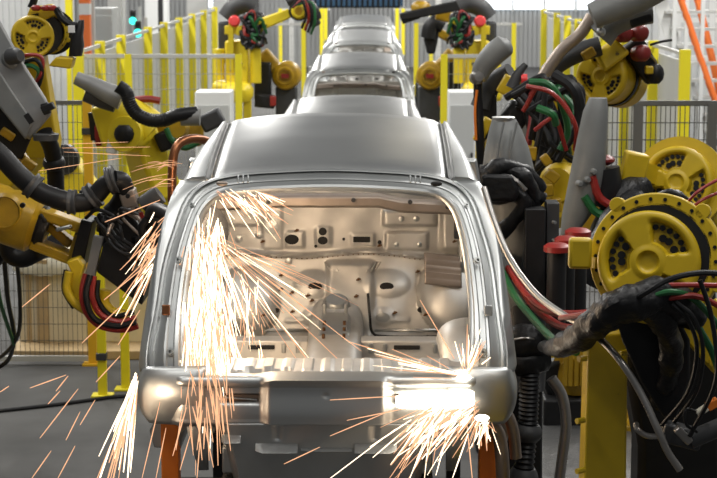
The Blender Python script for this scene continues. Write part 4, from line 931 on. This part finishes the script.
# ---- blurred robot beyond, left
r2 = thing('welding_robot', (P(200,300,12.9).x,12.9,0), 'bright yellow robot with a grey gun and bent black hose, left of the nearest car', 'robot')
Y2 = 12.4
MB().tube(pts((76,78,Y2-.3),(90,84,Y2-.3),(106,92,Y2-.3),(122,99,Y2-.3)), lambda t: .045+.032*t, 18).build('gun_sleeve', GREL, r2)
MB().tube(pts((86,93,Y2-.25),(100,99,Y2-.25),(116,104,Y2-.25)), .06, 14).build('gun_sleeve', DGRY, r2)
MB().tube(pts((118,86,Y2-.45),(126,92,Y2-.45),(130,104,Y2-.45),(137,114,Y2-.45),(150,120,Y2-.45),(164,120,Y2-.45),(178,115,Y2-.45),(196,113,Y2-.4)), .047, 16, n=10, corr=.07).build('supply_hose', BLK, r2)
rlink(r2, 'wrist', P(108,104,Y2), P(116,146,Y2), .26, .2, YELF); MB().lathe(P(124,134,Y2-.15), V((-.2,-1,.1)), [(.06,.0),(.12,.0),(.13,-.03),(.13,-.2),(.001,-.2)], 24).build('wrist_ring', YELF, r2); MB().ball(P(124,134,Y2-.17), (.07,.04,.07), 12).build('wrist_hub', BLM, r2)
MB().tube(pts((110,106,Y2),(124,112,Y2),(140,122,Y2),(152,132,Y2)), lambda t: .12+.02*t, 14).build('forearm', YELF, r2)
MB().box(P(113,142,Y2-.1), (.07,.05,.16), Matrix.Rotation(.2,3,'Y')).build('wrist_plate', WHT, r2, bevel=.01)
rlink(r2, 'boom', P(136,124,Y2+.1), P(160,196,Y2+.2), .26, .34, YELF, .7, .03); rlink(r2, 'lower_boom', P(158,188,Y2+.25), V((P(200,300,12.9).x,12.9,.8)), .34, .36, YELF)
MB().rings([[V((P(200,300,12.9).x+sx*hw, 12.9+sy*hw, z)) for sx, sy in ((-1,-1),(1,-1),(1,1),(-1,1))] for z, hw in ((0,.42),(.06,.42),(.07,.32),(.85,.25))]).build('base', YELF, r2, bevel=.01)
MB().bar(P(152,126,Y2+.2), P(178,122,Y2+.2), .12, .14).build('second_arm', OCH, r2, bevel=.02); MB().bar(P(166,128,Y2+.2), P(203,132,Y2+.25), .20, .2).build('second_housing', OCH, r2, bevel=.03)
MB().lathe(P(177,129,Y2-.05), V((-.1,-1,.1)), [(.03,.01),(.06,.01),(.07,-.02),(.07,-.1),(.001,-.1)], 20).build('second_joint', OCH, r2)
MB().tube(pts((181,117,Y2-.4),(190,117,Y2-.4),(200,117,Y2-.4)), .06, 14).build('gun_sleeve', GREL, r2); MB().bar(P(208,112,Y2), P(216,128,Y2), .13, .16).build('motor', DGRY, r2, bevel=.02); MB().bar(P(160,132,Y2), P(168,150,Y2), .1, .1).build('motor', BLM, r2, bevel=.02)
hose('hose', r2, pts((166,128,Y2-.1),(172,140,Y2-.1),(186,148,Y2-.1),(205,138,Y2-.1)), .02, GRN); hose('hose', r2, pts((135,100,Y2),(148,99,Y2),(160,101,Y2)), .025, RED)
MB().ball(P(99,132,Y2+.1), (.04,.04,.12), 10).build('motor', RED, r2); MB().bar(P(97,112,Y2+.1), P(100,140,Y2+.1), .05, .12).build('side_plate', BLM, r2)
# yellow machine seen low through the left mesh
t = thing('welding_robot', (P(68,300,15.2).x,15.3,0), 'yellow robot base glimpsed through the left mesh fence', 'robot')
rlink(t, 'lower_arm', P(62,160,15.2), P(84,194,15.2), .30, .34, YELF); rlink(t, 'turret', P(84,186,15.2), V((P(76,300,15.3).x,15.3,.5)), .4, .5, YELF)
MB().lathe(P(63,160,15.0), (0,-1,0), [(.001,.02),(.1,.02),(.13,0),(.13,-.1)], 20).build('joint', BLM, t)
rlink(t, 'upper_arm', P(62,165,15.2), P(36,145,15.1), .24, .2, YELF); rlink(t, 'forearm', P(37,130,15.1), P(40,190,15.1), .2, .24, YELF)
MB().rings([[V((P(76,300,15.3).x+sx*hw, 15.3+sy*hw, z)) for sx, sy in ((-1,-1),(1,-1),(1,1),(-1,1))] for z, hw in ((0,.4),(.06,.4),(.07,.3),(.6,.25))]).build('base', YELF, t, bevel=.01)

# ---- far pair of yellow robots either side of the line
def far_robot(label, mir):
    Yr = 21.5
    def p(px, py, dY=0):
        q = P(px, py, Yr+dY)
        if mir: q.x = 2*X(357.5, Yr) - q.x
        return q
    def S(v): return v
    base = p(233, 110); r = thing('welding_robot', (base.x, Yr, 0), label, 'robot')
    MB().rings([[V((base.x+sx*hw, Yr+sy*hw*.8, z)) for sx, sy in ((-1,-1),(1,-1),(1,1),(-1,1))] for z, hw in ((0,.4),(.05,.4),(.06,.3),(p(233,122).z,.24))]).build('pedestal', YELF, r, bevel=.01)
    MB().box((base.x+(.0),Yr-.15,(p(233,80).z+p(233,99).z)/2), (.44,.5,p(233,80).z-p(233,99).z)).build('turret', YELF, r, bevel=.05)
    a, b2 = p(219,92,-.42), p(253,92,-.42); cx0 = (a.x+b2.x)/2; hw0 = abs(b2.x-a.x)/2
    MB().rings([[V((cx0+hw0*k*math.cos(t), a.y+.12+.3*k*math.sin(t), z)) for t in [math.pi*q/12 for q in range(24)]] for z, k in ((p(236,99).z,.8),(p(236,94).z,.98),(p(236,87).z,1),(p(236,82).z,.8),(p(236,80).z,.5))]).build('turret_cover', YELF, r)
    for px in (247.5, 228): MB().box((p(px,110,-.25).x, Yr-.25, p(236,99).z/2), (.09,.1,p(236,99).z)).build('leg', YELF, r, bevel=.006)
    b = p(238,60); MB().box((b.x, Yr-.05, p(238,62).z), (.27,.4,p(238,40).z-p(238,84).z)).build('frame', YELF, r, bevel=.02)
    for px, r0, r1 in ((219,49,80),(255.5,48,83)):
        a, z = p(px,r0,-.2), p(px,r1,-.2); MB().rings([[V((a.x+math.cos(t)*.065, Yr-.2+math.sin(t)*.065, zz)) for t in [k*math.pi/8 for k in range(16)]] for zz in (z.z, a.z)]).build('balancer', YELF, r, bevel=.006)
    c = p(241,64,-.3); MB().lathe(c, (0,-1,0), [(.001,.01),(.02,.01),(.022,0)], 12).build('bolt', BLM, r)
    a = p(231,24,-.3); MB().bar(a, p(231,70,-.3), .06, .06).build('rod', YELF, r); MB().box(p(235,30,-.25), (.24,.1,.10)).build('bracket', YELF, r, bevel=.008); MB().box(p(241,31,-.3), (.11,.08,.10)).build('bracket', YELF, r, bevel=.008)
    MB().lathe(p(234,21,-.35), (0,-1,.1), [(.07,-.05),(.062,0),(.05,.015),(.001,.018)], 20).build('red_cap', REDB, r)
    MB().tube([p(226,18,.1), p(234,8,.1), p(246,4,.1), p(255,8,.1)], .11, 12).build('motor', DGRY, r)
    MB().box(p(224,42,.1), (.12,.2,.5)).build('motor', DGRY, r, bevel=.03)
    random.seed(3)
    for k in range(22):
        x0, y0 = random.uniform(240,250), random.uniform(16,40); x1, y1 = random.uniform(248,268), random.uniform(14,48)
        hose('hose', r, [p(x0,y0,-.5), p((x0+x1)/2+random.uniform(-6,6), random.uniform(10,50), -.6), p(x1,y1,-.5)], random.uniform(.014,.024), (BLK,BLK,GRN,BLK,RED,BLK)[k%6], seg=6, n=5)
    MB().box(p(254,30,-.2), (.26,.3,.42)).build('cable_pack', BLM, r, bevel=.06); MB().lathe(p(260,26,-.5), (0,-1,0), [(.001,.02),(.05,.02),(.07,0),(.07,-.1)], 16).build('elbow', YELF, r)
    if not mir: MB().bar(p(262,24,-.3), p(290,13,-.3), .14, .14, .11, .11).build('forearm', YELF, r, bevel=.02)
    if not mir: MB().lathe(p(299,11,-.4), (-.2,-1,0), [(.001,.036),(.045,.036),(.05,.03),(.001,.03)], 20).build('wrist_cap', OCH, r)
    if not mir: MB().annulus(p(299,11,-.36), (-.2,-1,0), [(.09,0),(.115,0),(.115,.03),(.09,.03)], 24).build('wrist_seal', BLM, r)
    if not mir: MB().lathe(p(299,11,-.4), (-.2,-1,0), [(.03,.03),(.07,.03),(.095,0),(.095,-.14),(.001,-.14)], 24).build('wrist', YELF, r)
    if not mir: [hose('hose', r, [p(292+k,8-k,-.5), p(300+4*k,-3+2*k,-.5), p(306+3*k,14+2*k,-.5), p(302+3*k,28+2*k,-.4)], .018, (BLK,RED,BLK,GRN)[k], seg=6) for k in range(4)]
    if not mir: MB().tube([p(288,4,-.2), p(300,-2,-.2), p(312,8,-.2), p(316,20,-.2)], .07, 12, wob=.1).build('gun', BLM, r); not mir and MB().bar(p(308,10,-.2), p(317,26,-.2), .12, .12).build('gun_block', DGRY, r, bevel=.02)
    MB().bar(p(262,52,.3), p(283,76,.3), .19, .16).build('boom', OCH, r, bevel=.03); MB().lathe(p(285,76,.15), (-.1,-1,0), [(.001,.0),(.07,.0),(.075,.03),(.10,.03),(.11,0),(.15,-.01),(.17,-.04),(.17,-.25),(.001,-.25)], 28).build('boom_joint', OCH, r)
    MB().box(p(285,76,.1), (.09,.05,.05)).build('joint_tag', RED, r)
    MB().bar(p(263,62,.2), p(263,100,.2), .18, .2).build('cable_duct', BLM, r, bevel=.02)
    MB().bar(p(255,100,-.1), p(275,102,-.1), .14, .16).build('gearbox', BLM, r, bevel=.02); MB().box(p(273,101,-.2), (.07,.05,.12)).build('gear_tag', RED, r, bevel=.01)
    MB().rings([[V((p(285,76).x+sx*.13, Yr+.4+sy*.13, z)) for sx, sy in ((-1,-1),(1,-1),(1,1),(-1,1))] for z in (0, p(285,88).z)]).build('boom_stand', DGRY, r, bevel=.02)
    return r
far_robot('bright yellow robot with a red round cap left of the third car', False)
far_robot('bright yellow robot with a red round cap right of the third car', True)
# long black gun arm of the right one and a darker robot further back
Yd = 24
def back_robot(label, mir):
    def p(px, py, dY=0):
        q = P(px, py, Yd+dY)
        if mir: q.x = 2*X(371, Yd) - q.x
        return q
    r = thing('welding_robot', (p(435,90).x,Yd,0), label, 'robot')
    MB().bar(p(400,17,-1), p(466,4,-1), .10, .10, .16, .14).build('gun_arm', BLM, r, bevel=.02); MB().bar(p(402,22,-1), p(420,16,-1), .05, .06).build('gun_jaw', BLM, r, bevel=.01)
    MB().ball(p(421,8,-.9), (.13,.12,.10), 14).build('wrist', OCH, r); MB().bar(p(436,14,-.6), p(470,22,-.6), .16, .14).build('forearm', OCH, r, bevel=.02)
    MB().tube([p(428,38), p(430,28), p(436,22), p(444,26)], .10, 12).build('motor', BLM, r); MB().rings([[p(x,y,k*.3) for x, k in ((a,0),(b,0),(b,1),(a,1))] for y, a, b in ((24,426,440),(40,424,438),(54,427,435))]).build('gun', BLM, r, bevel=.03)
    MB().bar(p(438,32,.3), p(464,46,.3), .13, .12).build('upper_arm', OCH, r, bevel=.02); MB().bar(p(464,46,.3), p(432,78,.3), .18, .16).build('boom', OCH, r, bevel=.02)
    MB().lathe(p(434,80,.2), (.1,-1,0), [(.001,.02),(.1,.03),(.2,0),(.22,-.04),(.22,-.25),(.001,-.25)], 26).build('boom_joint', OCH, r)
    MB().rings([[V((p(435,90).x+sx*.25, Yd+.3+sy*.22, z)) for sx, sy in ((-1,-1),(1,-1),(1,1),(-1,1))] for z in (0, p(435,84).z)]).build('base', DGRY, r, bevel=.02)
back_robot('dim robot with a long black gun arm beyond the red-capped right robot', False)
# ------------------------------------------------------------------ sparks
def streak(mb, a, b, r, sag=.0):
    a, b = V(a), V(b); m = (a+b)/2 + V((0,0,sag))
    pts_ = [a, m, b]
    mb.tube(pts_, lambda t: r*(.35+.65*math.sin(math.pi*min(1,.12+t*.8))), 5, n=3)
def spray(name, label, src, n, ang, spread, l0, l1, Y, dY, mats, r=.0022, start=.0, start1=.5, sag=.02, seed=1, dy=.0):
    """src is a photo point and distance; angles in degrees in the vertical plane facing the camera, 0 = right, -90 = down"""
    rnd = random.Random(seed); mbs = [MB() for _ in mats]
    for k in range(n):
        s = P(src[0]+rnd.uniform(-1,1)*src[2], src[1]+rnd.uniform(-1,1)*src[3], Y+rnd.uniform(-dY,dY))
        a = math.radians(rnd.gauss(ang, spread)); d = V((math.cos(a), rnd.uniform(-.35,.25), math.sin(a)))
        L = rnd.uniform(l0, l1); st_ = rnd.uniform(start, start1)*L*1.2
        streak(mbs[k % len(mats)], s+d*st_, s+d*(st_+L*rnd.uniform(.35,1)), r*rnd.uniform(.6,1.3), sag*rnd.random())
    root = None
    for mb, m in zip(mbs, mats):
        o = mb.build(name if root is None else 'streak_group', m, root)
        if root is None: root = tag(o, label, 'sparks', kind='stuff')
        else: o['kind'] = 'stuff'
    return root
spray('spark_shower', 'dense white-orange spark shower falling inside the left of the nearest car', (205,262,18,60), 330, -88, 9, .12, .50, 7.75, .22, (SPW,SPW,SPO), .0026, 0, .5, 0, 2)
spray('spark_shower', 'curtain of white-hot sparks over the left end of the cargo floor', (205,318,22,30), 160, -90, 6, .10, .34, 7.35, .12, (SPW,SPO), .0028, 0, .5, 0, 3)
spray('spark_shower', 'loose veil of sparks hanging over the left front floor inside the shell', (240,300,20,40), 48, -84, 10, .08, .30, 7.6, .15, (SPO,SPW), .0016, 0, .5, 0, 23)
spray('spark_fan', 'fan of sparks shooting right across the bare floor from the left pillar', (213,238,2,3), 46, -40, 13, .22, .60, 8.0, .15, (SPW,SPO,SPO), .0014, 0, .55, .0, 4)
spray('spark_fan', 'short sparks dropping from the rear header at top left of the opening', (235,190,24,2), 60, -45, 16, .06, .26, 7.85, .08, (SPW,SPO), .0018, 0, .3, .0, 5)
spray('spark_fan', 'sparks raining below the car from the left lamp pocket', (205,375,24,14), 46, -86, 6, .10, .32, 7.1, .05, (SPO,SPO), .0024, 0, .5, .0, 6)
spray('spark_fan', 'sparks fanning down left from the glowing lamp slot on the right', (458,404,28,5), 120, -128, 17, .10, .40, 7.08, .05, (SPW,SPO), .0022, 0, .4, .0, 7)
spray('spark_fan', 'small spray of sparks falling from the right corner under the lamp pocket', (484,418,7,2), 40, -90, 24, .04, .13, 7.08, .04, (SPW,SPO), .0020, 0, .4, .0, 8)
spray('spark_fan', 'sparks flying up from the right end of the cargo floor', (466,376,3,4), 24, 72, 20, .08, .30, 7.25, .06, (SPW,SPO), .0022, 0, .2, .0, 9)
spray('spark_fan', 'sparks skimming left along the sill from the right weld spot', (462,376,3,3), 22, 168, 7, .12, .40, 7.12, .04, (SPW,SPO), .0018, 0, .4, .0, 10)
spray('spark_fan', 'orange sparks streaming down outside the left flank of the car', (168,232,16,26), 54, -122, 9, .08, .30, 8.6, .2, (SPO,SPO,SPW), .0028, 0, .6, .0, 11)
spray('spark_fan', 'bright bundle of white sparks pouring from the left rear corner', (136,374,3,3), 66, -104, 4.5, .16, .46, 7.15, .05, (SPW,SPW,SPO), .0034, 0, .4, .0, 12)
spray('spark_fan', 'thin pale sparks shooting left from the copper electrode', (182,172,6,14), 16, 194, 10, .10, .30, 9.0, .1, (SPO,SPD), .0018, 0, .5, .02, 13)
# lone sparks one can pick out
lone = [((38,171),(122,158)),((62,148),(150,147)),((64,152),(150,156)),((68,144),(128,142)),((22,307),(50,284)),((82,343),(122,305)),((40,438),(78,389)),((32,478),(51,451)),((58,478),(75,446)),((80,425),(95,400)),((56,391),(68,376)),((118,345),(140,310)),((96,382),(120,356)),((0,392),(9,386)),((30,388),(66,375)),((48,404),(60,391)),((66,440),(80,412)),((142,478),(160,402)),((156,478),(166,428)),((176,450),(182,410)),((284,464),(320,447)),((104,300),(150,262)),((180,470),(190,436)),((197,478),(200,440)),
        ((330,400),(400,396)),((120,270),(168,222)),((330,436),(392,410)),((105,222),(160,200)),((420,300),(462,372))]
for k, (a, b) in enumerate(lone):
    Yk = 8.4 if a[0] < 140 else 7.05
    if a[1] < 180: Yk = 9.0
    if a == (420,300): Yk = 7.6
    mb = MB(); streak(mb, P(*a,Yk), P(*b,Yk-.05), .0022 if Yk < 8 else .0014 if a[1] < 180 else .0026)
    low = a[1] > 330
    o = mb.build('spark', SPO); tag(o, 'short orange spark streak in the air, one of those scattered low around the car' if low else 'thin orange spark streak in the air, one of those scattered above the car floor level', 'spark', 'lone sparks low down' if low else 'lone sparks higher up')
# white-hot flare in the right lamp slot
t = thing('weld_flare', tuple(P(436,400,7.14)), 'blinding white weld flare filling the right lamp slot of the nearest car', 'weld flare')
pr = [];
for u in range(13):
    f_ = u/12; q = P(lerp(396,474,f_), lerp(401.5,398.5,f_), 7.150); hgt = (.030+.010*f_)*(1 if .02 < f_ < .98 else .7)
    pr.append([q+V((0, .022*math.cos(a), hgt*math.copysign(abs(math.sin(a))**.6, math.sin(a)))) for a in [k*math.pi/8 for k in range(16)]])
MB().rings(pr).build('flare_core', ARC, t)
q = P(464,377,7.16); MB().ball(q, (.030,.02,.014), 12).build('flare_spot', ARC, t)
t = thing('weld_flare', tuple(P(216,238,8.05)), 'small white weld spot glowing on the left pillar at the top of the spark shower', 'weld flare'); MB().ball(P(214,238,8.05), (.014,.014,.02), 12).build('flare_core', ARC, t)
t = thing('weld_flare', tuple(P(484,417,7.08)), 'small white weld spot under the right lamp pocket', 'weld flare'); MB().ball(P(482,418,7.08), (.030,.02,.014), 12).build('flare_core', ARC, t)
# ------------------------------------------------------------------ light
w = bpy.data.worlds.new('World'); scene.world = w; w.use_nodes = True
bg = w.node_tree.nodes['Background']; bg.inputs['Color'].default_value = (.93,.97,1,1); bg.inputs['Strength'].default_value = .13
def area(name, loc, size, size_y, e, col=(1,.98,.94), rot=(0,0,0)):
    l = bpy.data.lights.new(name, 'AREA'); l.shape = 'RECTANGLE'; l.size = size; l.size_y = size_y; l.energy = e; l.color = col
    o = bpy.data.objects.new(name, l); COL.objects.link(o); o.location = loc; o.rotation_euler = rot; return o
for i, y in enumerate((4, 9.5, 15, 21, 28, 36, 44)):
    for x in (-3.2, 3.2):
        far = y in (15, 21, 28)
        area('overhead_light', (x*(1.6 if far else 1), y, 7.5), .5, 3.0, (160 if x > 0 else 85) if y < 14 else 480 if far else 700)
area('overhead_light', (0, 6.0, 7.5), 3.0, .6, 110)  # added light over the nearest car, brightens its tail steps and ledges
area('overhead_light', (1.2, 21, 7.5), .7, .7, 26, (1,.88,.66))
def pt(name, p, e, r=.05, col=(1,.74,.50)):
    l = bpy.data.lights.new(name, 'POINT'); l.energy = e; l.shadow_soft_size = r; l.color = col
    o = bpy.data.objects.new(name, l); COL.objects.link(o); o.location = p
pt('weld_light', P(215,245,8.0), 15, .10); pt('weld_light', P(215,320,7.6), 11, .10); pt('weld_light', P(240,205,8.1), 12, .06)
pt('weld_light', P(435,400,7.04), .7, .06, (1,.75,.5)); pt('weld_light', P(464,370,7.22), 2, .04, (1,.7,.42)); pt('weld_light', P(180,215,8.7), 4, .06); pt('weld_light', P(132,400,7.05), 2.5, .05)
# ------------------------------------------------------------------ camera
cam = bpy.data.cameras.new('camera'); co_ = bpy.data.objects.new('camera', cam); COL.objects.link(co_)
co_.location = (0,0,CZ); R = Matrix((RT, UP, -FW)).transposed(); co_.rotation_euler = R.to_euler()
cam.sensor_width = 36; cam.lens = F/717*36; cam.clip_end = 200; cam.clip_start = .1
cam.dof.use_dof = True; cam.dof.focus_distance = 7.6; cam.dof.aperture_fstop = 7.1
scene.camera = co_
vs = scene.view_settings; vs.view_transform = 'Standard'; vs.look = 'None'; vs.exposure = 0; vs.gamma = 1; vs.use_curve_mapping = False
